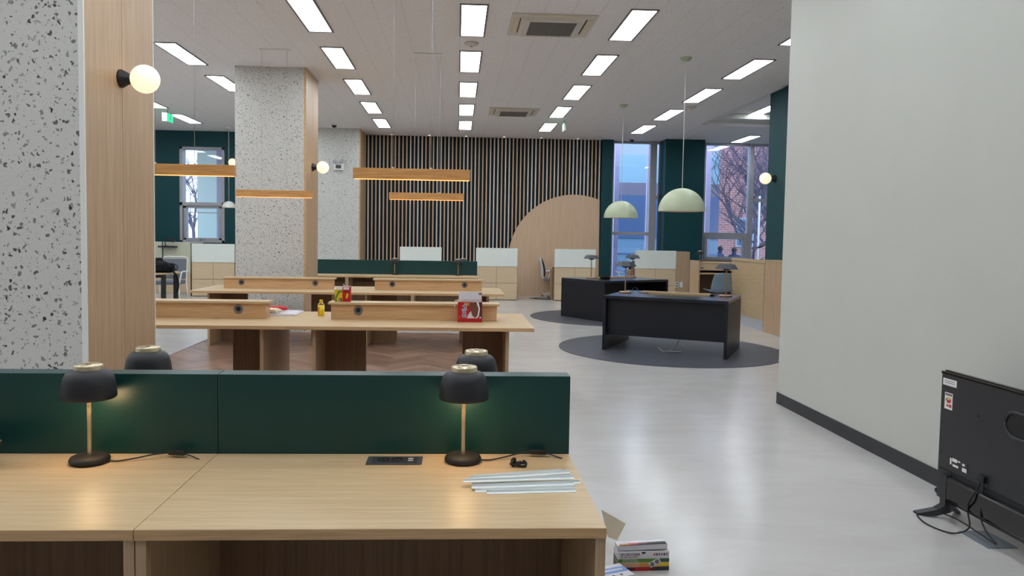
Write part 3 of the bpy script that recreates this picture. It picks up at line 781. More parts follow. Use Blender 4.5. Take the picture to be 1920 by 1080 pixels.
pr([(-.025, .034), (.05, .036), (.02, .06), (.008, .10), (-.02, .06)], m_paper, 'glow_print', .0006)
text('logo_outline', '오예스', .046, m_strip, o, (-.032, -.0018, .038), (PI/2, -PI/2, 0), .0006, bold=.0022)
text('logo', '오예스', .046, m_blue, o, (-.032, -.0028, .038), (PI/2, -PI/2, 0), .0006)
text('small_print', '12', .024, m_orange, o, (-.082, -.001, .03), (PI/2, -PI/2, 0))
bm = bmesh.new(); disc(bm, .008, 0, .0006, mat=Matrix.Translation((.092, -.001, .042)) @ Matrix.Rotation(PI/2, 4, 'X')); build('seal_print', bm, m_paper, o)
pr([(-.107, .016), (.107, .016), (.107, .014), (-.107, .014)], m_maroon, 'base_line', .0)
bm = bmesh.new(); tube(bm, crom([(.0, .03, .19), (-.06, .01, .197), (-.12, -.005, .195), (-.135, -.01, .18), (-.136, -.012, .14), (-.135, -.012, .132)]), .0035, 6); tube(bm, crom([(.02, .0, .178), (.012, -.004, .19), (.016, -.004, .205)]), .0015, 6)
tube(bm, crom([(-.06, .01, .196), (-.10, -.004, .187), (-.145, -.008, .172)]), .0035, 6)
bow = build('ribbon', bm, m_cotton); bow.parent = o; bow['label'] = 'cream string dangling from the box'

# cartons on the riser
def carton(loc, w, d, h, mat, label, kind):
    o = thing('snack_carton', label, 'carton', loc, 0)
    bm = bmesh.new(); t = .001
    bx(bm, -w/2, w/2, 0, d, 0, .001); bx(bm, -w/2, w/2, 0, t, .001, h); bx(bm, -w/2, w/2, d-t, d, .001, h); bx(bm, -w/2, -w/2+t, t, d-t, .001, h); bx(bm, w/2-t, w/2, t, d-t, .001, h)
    build('carton_body', bm, mat, o)
    bm = bmesh.new(); 
    if kind == 0: poly(bm, [(-w/2, d, h), (-w/2+.002, d+.008, h+.022), (w/2-.006, d+.008, h+.022), (w/2, d, h)], (0, .001, 0)); poly(bm, [(-w/2, 0, h), (-w/2-.006, .0, h+.004), (-w/2-.006, d, h+.01), (-w/2, d, h)], (0, 0, .001))
    else:
        poly(bm, [(-w/2, d, h), (-w/2-.002, d, h+.028), (-w/2+.008, d, h+.02), (-w/2+.02, d, h+.008)], (0, .001, 0)); poly(bm, [(-w/2+.018, d, h), (-w/2+.03, d, h+.014), (w/2, d, h+.006), (w/2, d, h)], (0, .001, 0)); poly(bm, [(-w/2+.008, -.001, h), (-w/2+.008, -.001, h-.022), (w/2-.012, -.001, h-.022), (w/2-.012, -.001, h)], (0, -.001, 0))
    build('open_flap', bm, m_paper, o)
    return o
c = carton((-1.052, 6.74, .8952), .068, .05, .108, m_yel, 'small open yellow and green snack carton on the cable box lid', 0)
o = c
def pr2(pts, mat, dy, name='print'):
    bm = bmesh.new(); poly(bm, [(x, -dy, z) for x, z in pts], (0, -.0005, 0)); return build(name, bm, mat, c)
pr2([(-.03, .0), (-.03, .04), (.0, .1), (.032, .1), (.032, .085), (.012, .085), (-.018, .03), (-.012, 0)], m_grn, 0)
pr2([(.004, .002), (.03, .002), (.03, .032), (.004, .032)], m_ink, .0007)
pr2([(.008, .006), (.02, .01), (.016, .026), (.01, .02)], m_paper, .0013)
c = carton((-.982, 6.74, .8952), .072, .05, .132, m_red, 'small open dark red snack carton beside the yellow one', 1)
pr2([(-.02, .085), (.024, .09), (.02, .10), (-.016, .098)], m_maroon, 0)
pr2([(-.008, .03), (.012, .032), (.022, .075), (-.002, .078)], m_orange, 0)
pr2([(-.004, .036), (.008, .036), (.016, .072), (.002, .072)], m_yel, .0006)
# drink bottle
o = thing('drink_bottle', 'small yellow drink bottle with a yellow cap standing on the table gap', 'bottle', (-1.252, 7.0, .7402))
bm = bmesh.new(); lathe(bm, [(.0311, .0985), (.0305, .105), (.027, .113), (.016, .122), (.0135, .1295)], seg=32); build('bottle_body', bm, m_clear, o)
bm = bmesh.new(); lathe(bm, [(0, .0), (.028, .0), (.031, .006), (.031, .098), (0, .0982)], seg=32); build('drink', bm, plain('yellow_drink', srgb(240, 205, 20), .2), o)
bm = bmesh.new(); lathe(bm, [(0, .149), (.0145, .149), (.0155, .146), (.0155, .13), (0, .13)], seg=28); build('cap', bm, plain('yellow_cap', srgb(250, 200, 10), .4), o)
bm = bmesh.new(); lathe(bm, [(.0316, .02), (.0316, .085)], seg=16, a0=-PI*.95, a1=-PI*.62); build('label_sleeve', bm, m_orange, o)
# papers and gloves
for i, (dx, lab) in enumerate(((0, 'white paper stack lying behind the left cable box, lower sheets'), (.015, 'loose top sheets of white paper under the red gloves'))):
    o = build('paper_stack', box(-1.765+dx, -1.475-dx, 6.94+dx, 7.33-dx, .7402+.012*i, .7522+.006*i), m_paper)
    tag(o, lab, 'paper', 'papers on the nearer long table')
def glove(loc, rz, mat, label):
    bm = bmesh.new()
    def blob(p0, p1, r0, r1):
        tube(bm, crom([p0, tuple((a+b)/2+(.004 if k == 2 else 0) for k, (a, b) in enumerate(zip(p0, p1))), p1], 4), r0, 8, r1=r1)
    bx(bm, -.06, .03, -.04, .04, 0, .024, bev=.010)
    for k, (y, l) in enumerate(((-.033, .055), (-.012, .07), (.012, .068), (.033, .05))): blob((.02, y, .012), (.03+l, y*1.25, .010), .010, .007)
    blob((-.02, -.035, .012), (.02, -.075, .01), .011, .008)
    for v in bm.verts: v.co = Vector((v.co.x*1.15, v.co.y*1.1, v.co.z*1.9))
    o = build('work_glove', bm, mat); o.location = loc; o.rotation_euler = (0, 0, rz)
    tag(o, label, 'glove', 'work gloves on the papers'); return o
glove((-1.72, 7.19, .762), .1, m_glove, 'red rubber-coated work glove lying on the papers')
glove((-1.74, 7.03, .759), -.15, m_cotton, 'cream cotton work glove in front of the red one')

# ------------------------------------------------------------------ black desks on charcoal discs
def rug(loc, label):
    bm = bmesh.new(); disc(bm, 1.515, .0006, .005, seg=128)
    o = build('round_mat', bm, m_rug); o.location = loc; tag(o, label, 'mat', 'charcoal floor discs'); return o
rug((2.935, 10.07, 0), 'round charcoal floor disc under the front black desk')
rug((2.93, 14.08, 0), 'round charcoal floor disc under the rear black desk')
def black_desk(loc, rz, label, apron_side=-1):
    o = thing('office_desk', label, 'desk', loc, rz, 'black desks with brass lamps')
    W, D, T = 1.62, 1.22, .74
    build('desktop', box(-W/2, W/2, -D/2, D/2, .70, T, bev=.002), [m_blk_top], o)
    for s in (-1, 1):
        for y0, y1 in ((-D/2+.001, -.001), (.001, D/2-.001)):
            a, b = (-W/2, -W/2+.04) if s < 0 else (W/2-.04, W/2)
            build('side_panel', box(a, b, y0, y1, .005, .6998, bev=.0015), m_blk_desk, o)
    build('modesty_panel', box(-W/2+.0402, W/2-.0402, apron_side*.50-.01, apron_side*.50+.01, .205, .6998), m_blk_desk, o)
    return o
RZ1 = math.radians(-28.2)
bd = black_desk((2.97, 10.07, 0), RZ1, 'black desk on the front charcoal disc, turned with its panel facing us')
# rear desk: open side towards us
b2 = thing('office_desk', 'black desk on the rear charcoal disc, partly hidden by the front one', 'desk', (3.02, 14.13, 0), math.radians(31), 'black desks with brass lamps')
build('desktop', box(-.81, .81, -.61, .61, .70, .74, bev=.002), m_blk_top, b2)
for s in (-1, 1):
    a, b = (-.81, -.77) if s < 0 else (.77, .81)
    build('side_panel', box(a, b, -.609, .609, .005, .6998, bev=.0015), m_blk_desk, b2)
build('modesty_panel', box(-.7698, .7698, -.02, 0, .205, .6998), m_blk_desk, b2)
# wooden bars on the desks
def bar(loc, rz, ln, label):
    o = thing('wooden_bar', label, 'wooden bar', loc, rz, 'light wood bars lying across the black desks')
    build('bar', box(-ln/2, ln/2, -.035, .035, 0, .030, bev=.002), m_oakx, o)
    return o
bar((3.05, 10.22, .7402), RZ1, 0.94, 'light wood bar along the middle of the front black desk')
bar((3.05, 14.3, .7402), math.radians(31), .82, 'light wood bar along the middle of the rear black desk')
# brass lamps with flat faceted shades
def brass_lamp(loc, rz, label):
    o = thing('brass_lamp', label, 'desk lamp', loc, rz, 'brass lamps with flat grey shades on the black desks')
    bm = bmesh.new(); lathe(bm, [(0, 0), (.085, 0), (.085, .018), (.075, .022), (.03, .024), (0, .024)], seg=36); build('base', bm, m_gold, o)
    bm = bmesh.new(); disc(bm, .009, .022, .40, seg=16); build('stem', bm, m_gold, o)
    bm = bmesh.new()
    lathe(bm, [(.156, .375), (.158, .379), (.108, .438), (0, .442)], seg=8, smooth=False)
    lathe(bm, [(.156, .375), (.104, .43), (0, .434)], seg=8, smooth=False); build('lamp_shade', bm, m_dgrey, o)
    bm = bmesh.new(); lathe(bm, [(0, .352), (.035, .355), (.062, .378), (.05, .39), (0, .39)], seg=28); build('diffuser', bm, m_base_blk, o)
    bm = bmesh.new(); disc(bm, .05, .441, .449, seg=24); build('top_disc', bm, m_brass, o)
    return o
bl = BL1 = brass_lamp((2.375, 10.40, .7406), .2, 'brass lamp with flat grey shade at the left end of the front black desk')
BL2 = dup(bl, (3.645, 9.93, .7406), .1, 'brass lamp with flat grey shade at the right end of the front black desk')
dup(bl, (2.55, 14.05, .7406), .3, 'brass lamp with flat grey shade at the left end of the rear black desk')
dup(bl, (3.50, 14.75, .7402), .3, 'brass lamp with flat grey shade at the right end of the rear black desk')
bm = bmesh.new(); tube(bm, crom([(2.46, 10.42, .7452), (2.52, 10.52, .80), (2.56, 10.48, .80), (2.58, 10.40, .7475), (2.70, 10.36, .746)]), .004, 6)
c_ = build('lamp_cord', bm, m_black, BL1, 'black cord looping beside the lamp'); c_.matrix_parent_inverse = (Matrix.Translation(BL1.location) @ Matrix.Rotation(.2, 4, 'Z')).inverted()
bm = bmesh.new(); tube(bm, crom([(3.545, 9.97, .749), (3.52, 10.02, .76), (3.47, 9.98, .752), (3.43, 10.03, .749)]), .007, 6); bx(bm, 3.44, 3.50, 9.955, 9.985, .7402, .765, bev=.004)
c_ = build('lamp_cord', bm, m_black, BL2, 'short black cord with a switch'); c_.matrix_parent_inverse = (Matrix.Translation(BL2.location) @ Matrix.Rotation(.1, 4, 'Z')).inverted()
# black pouch on rear desk
o = thing('pouch', 'small black pouch beside the left lamp of the rear black desk', 'bag', (2.79, 13.90, .7402), .4)
bm = bmesh.new(); bmesh.ops.create_icosphere(bm, subdivisions=3, radius=1)
for v in bm.verts:
    n = 1+.12*math.sin(v.co.x*7+v.co.y*3)*math.cos(v.co.z*5)
    v.co = Vector((v.co.x*.11*n, v.co.y*.075*n, max(0, (v.co.z+.75)*.037*n)))
for f in bm.faces: f.smooth = True
build('pouch_body', bm, m_bag, o)
bm = bmesh.new(); tube(bm, crom([(-.05, 0, .06), (0, .01, .085), (.05, 0, .06)]), .006, 6); build('loop', bm, m_bag, o)
# white cable below the front desk
bm = bmesh.new(); tube(bm, crom([(3.02, 9.95, .24), (3.01, 9.93, .12), (2.93, 9.86, .05), (2.85, 9.80, .0135), (2.80, 9.78, .0125)]), .006, 6)
tube(bm, crom([(2.72, 9.86, .05), (2.76, 9.80, .0125), (2.85, 9.78, .0125), (3.0, 9.74, .0125)]), .006, 6)
tag(build('loose_cable', bm, m_white), 'white cable trailing to the floor below the front black desk', 'cable')

# ------------------------------------------------------------------ workstations at the back
def workstation(loc, label, boardonly=False):
    o = thing('workstation', label, 'workstation', loc, 0, 'oak workstations with pale screens')
    W = .985
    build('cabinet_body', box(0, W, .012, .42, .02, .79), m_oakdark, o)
    for i in (0, 1):
        for z0, z1 in ((.015, .405), (.410, .795)):
            build('front_panel', box(i*W/2+.004, (i+1)*W/2-.004, 0, .0118, z0, z1-.004, bev=.001), m_oakcab, o)
    build('plinth', box(.02, W-.02, .03, .40, 0, .02), m_oakdark, o)
    build('screen', box(.002, W-.002, .0, .03, .803, 1.235, bev=.002), m_board, o, 'pale greenish white screen panel')
    build('screen_rail', box(.0, W, -.002, .035, .795, .803), m_brass, o)
    build('worktop', box(0, W, .42, .85, .71, .74), m_oakx, o)
    build('side_panel', box(0, .03, .43, .83, 0, .7098), m_oakz, o)
    build('side_panel', box(W-.03, W, .43, .83, 0, .7098), m_oakz, o)
    return o
ws = workstation((.455, 17.68, 0), 'oak workstation with pale screen right beside the distant green divider')
dup(ws, (-1.34, 17.68, 0), 0, 'oak workstation whose pale screen shows above the distant green divider')
dup(ws, (2.325, 17.68, 0), 0, 'oak workstation with pale screen before the wooden arch, behind the rear black desk')
w4 = dup(ws, (4.215, 17.5, 0), 0, 'oak workstation with pale screen in front of the left tall window, wider with sockets')
build('side_cabinet', box(.99, 1.31, 0, .45, 0, 1.215, bev=.002), m_oakz, w4, 'upright wood end panel')
build('panel_groove', box(1.052, 1.056, -.001, .0, 0, 1.19), m_oakedge, w4)
def wall_socket(parent, x, z, holes):
    s = build('power_socket', box(x-.035, x+.035, -.012, -.001, z-.065, z+.065, bev=.003), m_white, parent)
    for dz in (-.028, .028):
        bm = bmesh.new()
        if holes: disc(bm, .022, 0, .002, mat=Matrix.Translation((x, -.0125, z+dz)) @ Matrix.Rotation(PI/2, 4, 'X'), seg=20)
        else: bx(bm, x-.018, x+.018, -.014, -.012, z+dz-.015, z+dz+.015)
        build('socket_face', bm, m_dgrey if holes else m_white, s)
wall_socket(w4, 1.02, .43, True); wall_socket(w4, 1.12, .43, False)
# left bay workstation and cream partitions
dup(ws, (-6.175, 17.78, 0), 0, 'oak workstation with pale screen below the left window')
def partition(loc, rz, W, label):
    o = thing('partition_screen', label, 'partition', loc, rz, 'cream partitions in the left bay')
    build('lower_panel', box(0, W, 0, .03, .02, .55), m_oakcab, o)
    build('upper_panel', box(0, W, 0, .03, .555, 1.24, bev=.002), m_cream, o, 'cream fabric panel')
    build('top_rail', box(0, W, -.003, .033, 1.24, 1.255), m_white, o)
    build('foot', box(0, W, .002, .028, 0, .02), m_alu, o)
    return o
pa = partition((-7.12, 18.55, 0), 0, .9, 'cream partition standing behind the round table, below the window')
dup(pa, (-8.05, 18.55, 0), 0, 'cream partition left of the one below the window')
dup(pa, (-6.21, 17.79, 0), PI/2, 'cream partition running back from the left workstation')
# clip on lamp and dark shelf on the partition
o = thing('desk_lamp', 'small black bent-arm lamp showing above the cream partition', 'desk lamp', (-7.02, 18.45, 0))
bm = bmesh.new(); disc(bm, .05, 1.16, 1.17, seg=20); build('base', bm, m_black, o)
bm = bmesh.new(); tube(bm, crom([(0, 0, 1.165), (-.02, 0, 1.25), (.0, 0, 1.33), (.10, 0, 1.29)]), .012, 8); tube(bm, [(.06, 0, 1.33), (.2, 0, 1.27)], .03, 10); build('arm', bm, m_black, o)
build('bracket_shelf', box(-.15, .25, -.1, .0995, 1.12, 1.16), m_black, o)

# carrel
o = thing('study_carrel', 'oak study carrel with drawers and a pale blue chair under the window', 'carrel', (5.09, 15.5, 0))
build('side_panel', box(0, .03, 0, .6, 0, 1.06, bev=.001), m_oakz, o)
build('side_panel', box(1.0, 1.03, 0, .6, 0, 1.06, bev=.001), m_oakz, o)
build('desktop', box(.03, 1.0, 0, .58, .78, .81), m_oakx, o)
build('back_panel', box(.03, 1.0, .57, .59, .02, 1.06), m_oakdark, o)
build('upper_shelf', box(.03, 1.0, .1, .57, 1.0, 1.03), m_oakx, o)
for i in (0, 1):
    d = build('drawer', box(.035+i*.482, .513+i*.482, .08, .5, .86, .995, bev=.001), m_oakcab, o)
    build('drawer_pull', box(.07+i*.70, .13+i*.70, .074, .08, .90, .915), m_hole if i == 0 else m_white, d)
o = ml_c = unlit(dup(ml, (5.14, 15.95, 1.06), 0, 'black mushroom lamp standing on top of the oak carrel'))
for ch in list(ml_c.children):
    if ch.name.startswith('power_cord') or ch.name.startswith('inline_switch'): bpy.data.objects.remove(ch)
# place lamp on the shelf
ml_c.location = (5.22, 15.83, 1.0302); ml_c.scale = (.75, .75, .75)
# horizontal grain booth side
o = thing('booth_partition', 'tall plain oak booth side with horizontal grain right of the carrel', 'partition', (5.74, 13.0, 0))
build('panel', box(0, .05, 0, 2.35, .0, 1.08, bev=.001), m_oaky, o)
build('top_rail', box(-.012, .062, 0, 2.35, 1.084, 1.14, bev=.001), m_oaky, o)
build('booth_desktop', box(.0505, .75, .2, 2.3, .73, .76), m_oaky, o)
build('side_panel', box(.72, .75, .2, 2.3, 0, .7298), m_oaky, o)
o = thing('booth_partition', 'oak booth end with two upright boards against the white wall corner', 'partition', (5.07, 11.2, 0))
build('panel', box(0, .25, .445, .87, 0, 1.175, bev=.001), m_oakz, o); build('panel', box(0, .25, 0, .44, 0, 1.175, bev=.001), m_oakz, o)
build('top_rail', box(-.004, .254, 0, .874, 1.176, 1.192), m_oaky, o)
# arched reading lamp behind booth
o = thing('reading_lamp', 'black curved-neck reading lamp rising behind the oak booth side', 'desk lamp', (5.87, 14.5, .7602))
bm = bmesh.new(); disc(bm, .07, 0, .02, seg=20); build('base', bm, m_black, o)
bm = bmesh.new(); tube(bm, crom([(0, 0, .02), (0, 0, .3), (-.02, 0, .45), (.0, 0, .55), (.07, 0, .61)]), .009, 8); build('neck', bm, m_black, o)
bm = bmesh.new(); lathe(bm, [(.09*math.sin(i*PI/12), -.022*math.cos(i*PI/12)) for i in range(13)], seg=24, mat=Matrix.Translation((.13, 0, .635)) @ Matrix.Rotation(-.45, 4, 'Y')); build('lamp_head', bm, m_black, o)
bm = bmesh.new(); lathe(bm, [(0, 0), (.04, 0), (.045, .02), (.02, .05), (0, .055)], seg=20)
o = build('desk_bell', bm, m_offwhite); o.location = (5.765, 13.9, 1.1402); tag(o, 'tiny round grey object on top of the oak booth side', 'ornament')

# ------------------------------------------------------------------ chairs
def shell_chair(loc, rz, label):
    o = thing('shell_chair', label, 'chair', loc, rz)
    bm = bmesh.new()
    nx, ny = 12, 16; g = []
    for j in range(ny+1):
        t = j/ny; row = []
        for i in range(nx+1):
            s = i/nx*2-1
            if t < .5: # seat from front to back
                y = -.22+t*2*.40; z = .455-.02*math.sin(t*2*PI*.5)+abs(s)**3*.03
                w_ = .225
            else:
                q = (t-.5)*2; y = .18+.03+.07*q; z = .455+.38*q; w_ = .225-.06*q**2
                y -= abs(s)**2*.05*(1-.3*q)
                if q < .25: z = .455+.38*q-.0; y = .18+.03*q/.25
            row.append(bm.verts.new((s*w_, y, z)))
        g.append(row)
    for j in range(ny):
        for i in range(nx):
            f = bm.faces.new((g[j][i], g[j][i+1], g[j+1][i+1], g[j+1][i])); f.smooth = True
    bmesh.ops.recalc_face_normals(bm, faces=bm.faces[:])
    ext = bmesh.ops.solidify(bm, geom=bm.faces[:], thickness=.012)
    build('seat_shell', bm, m_chair, o)
    for sx_ in (-1, 1):
        for sy in (-1, 1):
            bm = bmesh.new(); tube(bm, crom([(sx_*.15, sy*.12, .43), (sx_*.22, sy*.16, .42), (sx_*.245, sy*.2, .36), (sx_*.25, sy*.23, 0)]), .009, 8); build('leg', bm, m_black, o)
        bm = bmesh.new(); tube(bm, [(sx_*.248, -.215, .2), (sx_*.248, .215, .2)], .007, 8); build('stretcher', bm, m_black, o)
    bm = bmesh.new(); tube(bm, [(-.248, .215, .2), (.248, .215, .2)], .007, 8); build('stretcher', bm, m_black, o)
    return o
shell_chair((5.38, 15.12, 0), PI+.05, 'pale blue shell chair with black wire legs tucked at the carrel')
def task_chair(loc, rz, label):
    o = thing('task_chair', label, 'chair', loc, rz, 'white-framed mesh task chairs')
    build('seat', box(-.24, .24, -.23, .22, .42, .48, bev=.02), m_mesh, o)
    bm = bmesh.new()
    g = []
    for j in range(9):
        t = j/8; g.append([bm.verts.new((s*(.22-.03*t), .25+.07*math.sin(t*PI)*-.5+.08*t-abs(s)*.03, .50+.45*t)) for s in (-1, -.5, 0, .5, 1)])
    for j in range(8):
        for i in range(4):
            f = bm.faces.new((g[j][i], g[j][i+1], g[j+1][i+1], g[j+1][i])); f.smooth = True
    bmesh.ops.solidify(bm, geom=bm.faces[:], thickness=.012); build('mesh_back', bm, m_mesh, o)
    bm = bmesh.new()
    pts = [(-.23, .23, .5), (-.22, .24, .7), (-.2, .3, .94), (0, .33, .97), (.2, .3, .94), (.22, .24, .7), (.23, .23, .5)]
    tube(bm, crom(pts), .014, 8); tube(bm, crom([(0, .31, .95), (0, .30, .7), (0, .27, .5), (0, .1, .40)]), .022, 8); build('back_frame', bm, m_white, o)
    for s in (-1, 1):
        bm = bmesh.new(); tube(bm, crom([(s*.24, .1, .44), (s*.29, .08, .5), (s*.29, .02, .66), (s*.28, -.06, .67), (s*.28, .16, .67)]), .013, 8); build('armrest', bm, m_white, o)
    bm = bmesh.new(); disc(bm, .028, .1, .42, seg=14); build('column', bm, m_white, o)
    for k in range(5):
        a = k*2*PI/5+.3
        bm = bmesh.new(); tube(bm, [(0, 0, .11), (.26*math.cos(a), .26*math.sin(a), .065)], .022, 8, r1=.012); lg = build('base_arm', bm, m_white, o)
        bm = bmesh.new(); disc(bm, .028, -.02, .02, seg=16, mat=Matrix.Translation((.26*math.cos(a), .26*math.sin(a), .028)) @ Matrix.Rotation(a, 4, 'Z') @ Matrix.Rotation(PI/2, 4, 'X')); build('castor', bm, m_grey, lg)
    return o
tch = task_chair((2.44, 18.80, 0), 1.35, 'white mesh task chair half hidden left of the workstation at the wooden arch')
dup(tch, (4.22, 18.72, 0), -2.3, 'white mesh task chair left of the workstation at the tall window')
# cables on floor behind
bm = bmesh.new(); tube(bm, crom([(2.35, 18.3, .012), (2.0, 18.25, .012), (1.8, 18.2, .012)]), .008, 6); tube(bm, crom([(2.28, 17.9, .012), (2.05, 17.95, .012), (1.88, 18.1, .012), (2.0, 18.2, .012)]), .008, 6)
tag(build('floor_cable', bm, m_hole), 'thin black cables on the floor before the wooden arch', 'cable')

# visitor chair + round table + bag on the left
o = thing('visitor_chair', 'grey upholstered chair with white arms behind the round table', 'chair', (-5.93, 15.75, 0), .0)
build('seat', box(-.26, .26, -.25, .24, .42, .50, bev=.02), m_mesh, o)
bm = bmesh.new(); bx(bm, -.24, .24, -.02, .02, 0, .42, bev=.015, rot=Matrix.Translation((0, .26, .52)) @ Matrix.Rotation(-.15, 4, 'X')); build('backrest', bm, m_mesh, o)
bm = bmesh.new(); tube(bm, crom([(-.26, .25, .45), (-.26, .30, .7), (-.24, .35, .95), (0, .36, .975), (.24, .35, .95), (.26, .30, .7), (.26, .25, .45)]), .014, 8); build('back_frame', bm, m_white, o)
for s in (-1, 1):
    for y in (-.2, .22):
        bm = bmesh.new(); tube(bm, [(s*.27, y, .46), (s*.30, y*1.2, 0)], .014, 8); build('leg', bm, m_white, o)
    bm = bmesh.new(); tube(bm, crom([(s*.28, -.2, .45), (s*.31, -.2, .6), (s*.31, -.12, .68), (s*.31, .2, .68), (s*.27, .30, .66)]), .016, 8); build('armrest', bm, m_white, o)
o = thing('round_table', 'round wood-topped table with black legs at the left, under the black bag', 'table', (-5.72, 14.35, 0))
bm = bmesh.new(); lathe(bm, [(0, .71), (.49, .71), (.5, .715), (.5, .735), (.495, .74), (0, .74)], seg=64, smooth=False); build('tabletop', bm, m_oakx, o)
for x, y in ((-.33, -.3), (.33, -.3), (-.33, .3), (.33, .3)):
    build('leg', box(x-.035, x+.035, y-.035, y+.035, 0, .7098, bev=.003), m_black, o)
build('apron', box(-.3, .3, -.31, -.29, .65, .7098), m_black, o)
o = thing('backpack', 'black backpack with hanging straps lying on the round table', 'bag', (-5.52, 14.2, .7402), .1)
o.scale = (1.08, 1, 1.18)
bm = bmesh.new(); bmesh.ops.create_icosphere(bm, subdivisions=4, radius=1)
for v in bm.verts:
    x, y, z = v.co
    s = lambda t, p: math.copysign(abs(t)**p, t)
    n = 1+.07*math.sin(x*9+y*4)*math.cos(z*7+x*3)
    v.co = Vector((s(x, .75)*.25*n, s(y, .75)*.17*n, max(0, (s(z, .7)+.8)*.105*n*(1-.25*x))))
for f in bm.faces: f.smooth = True
build('bag_body', bm, m_bag, o)
bm = bmesh.new(); bx(bm, -.16, .1, -.19, -.15, .03, .13, bev=.015); build('front_pocket', bm, m_bag, o)
bm = bmesh.new(); tube(bm, crom([(.15, 0, .13), (.22, -.05, .13), (.26, -.1, .06), (.27, -.16, .02), (.33, -.2, -.05), (.36, -.22, -.18), (.34, -.22, -.30)]), .016, 8); tube(bm, crom([(.2, .1, .14), (.28, .05, .10), (.29, -.04, .05), (.26, -.1, .03)]), .008, 6); build('strap', bm, m_bag, o)
bm = bmesh.new(); tube(bm, crom([(-.05, .0, .18), (0, 0, .215), (.06, 0, .17)]), .012, 8); build('carry_handle', bm, m_bag, o)
o = thing('laptop', 'dark upright laptop screen behind the black backpack', 'laptop', (-5.80, 14.52, .7402))
build('keyboard_base', box(-.17, .17, -.12, .1, 0, .015), m_black, o)
bm = bmesh.new(); bx(bm, -.17, .17, -.006, .006, 0, .25, rot=Matrix.Translation((0, .1, .012)) @ Matrix.Rotation(-.15, 4, 'X')); build('screen_lid', bm, m_black, o)

# ------------------------------------------------------------------ TV by the right wall
TX, TY1, TY0 = 2.68, 3.965, 2.73
o = thing('television', 'flat black television standing on the floor against the white wall, back to us', 'television', (TX, 0, 0))
bm = bmesh.new(); bx(bm, .02, .045, TY0, TY1, .085, .805, bev=.003); build('screen_panel', bm, m_screen, o)
bm = bmesh.new(); bx(bm, .0, .02, TY0+.006, TY1-.006, .10, .785, bev=.003); build('back_cover', bm, m_tvback, o)
bm = bmesh.new(); bx(bm, -.03, .0, TY0+.1, TY1-.12, .12, .245, bev=.012); build('speaker_housing', bm, m_screen, o)
build('seam_ridge', box(-.003, 0, TY0+.01, TY1-.02, .262, .272), m_hole, o)
build('top_trim', box(-.002, .022, TY0+.004, TY1-.004, .786, .80, bev=.001), m_screen, o)
# oval recess ring
bm = bmesh.new()
pts = []
for k in range(41):
    a = 2*PI*k/40; cx_ = 3.24; s = 1 if math.cos(a) > 0 else -1
    pts.append((-.002, cx_+.16*s+.07*math.cos(a), .635+.062*math.sin(a)))
tube(bm, pts, .008, 6); build('oval_recess', bm, m_tvback, o)
bm = bmesh.new(); pts2 = [(-.001, (p[1]-3.24)*.92+3.24, (p[2]-.635)*.88+.635) for p in pts[:-1]]; poly(bm, pts2, (-.002, 0, 0)); build('speaker_grille', bm, m_hole, o)
build('sticker', box(-.0015, 0, 3.835, 3.945, .728, .765), m_white, o, 'small white sticker')
for z in (.752, .742): build('sticker_text', box(-.0022, -.0014, 3.85, 3.93, z, z+.003), m_grey, o)
lab = build('energy_label', box(-.0015, 0, 3.862, 3.925, .60, .69), m_white, o, 'energy rating label with a red dial')
build('label_header', box(-.0022, -.0014, 3.866, 3.921, .674, .686), m_grey, lab)
bm = bmesh.new()
for k, mi in ((0, 0), (1, 1), (2, 2)):
    a0 = PI*k/3; 
    for q in range(6):
        a, b = a0+PI/3*q/6, a0+PI/3*(q+1)/6
        c0 = (3.893, .642)
        f = bm.faces.new([bm.verts.new((-.0022, c0[0]+r_*math.cos(t_), c0[1]+r_*math.sin(t_))) for r_, t_ in ((.016, a), (.024, a), (.024, b), (.016, b))]); f.material_index = mi
build('rating_dial', bm, [m_grn, m_yel, m_red], lab, norm=False)
build('rating_block', box(-.0022, -.0014, 3.88, 3.905, .634, .652), m_red, lab)
for y_, z_, w_, h_ in ((3.868, .612, .02, .016), (3.892, .614, .016, .012)): build('label_text', box(-.0022, -.0014, y_, y_+w_, z_, z_+h_), m_redink, lab)
lb = build('serial_label', box(-.0015, 0, 3.72, 3.86, .300, .352), m_tvback, o)
for y_, z_, w_, h_ in ((3.845, .31, .012, .034), (3.80, .33, .04, .018), (3.775, .338, .02, .008), (3.79, .305, .045, .012), (3.725, .30, .035, .02), (3.74, .33, .02, .012)): build('label_text', box(-.0022, -.0014, y_, y_+w_, z_, z_+h_), m_white, lb)
for y_, z_ in ((3.66, .62), (3.94, .52), (3.94, .35), (3.28, .27), (3.30, .30)):
    bm = bmesh.new(); disc(bm, .006, 0, .002, seg=10, mat=Matrix.Translation((-.0005, y_, z_)) @ Matrix.Rotation(-PI/2, 4, 'Y')); build('screw', bm, m_hole, o)
for yy, sg in ((3.84, 1), (TY0+.12, -1)):
    bm = bmesh.new()
    prof = [(.0, .25), (-.028, .25), (-.030, .085), (-.045, .05), (-.115, .010), (-.118, .0), (-.055, .010), (.005, .045), (.04, .045), (.10, .010), (.14, .0), (.14, .008), (.07, .06), (.044, .09), (.044, .10), (0, .10)]
    vs = poly(bm, [(x, yy, z) for x, z in prof], (0, .045, 0))
    for v in vs:
        if v.co.z < .06: v.co.y += sg*abs(v.co.x)*.8
    build('foot', bm, m_tvback, o)
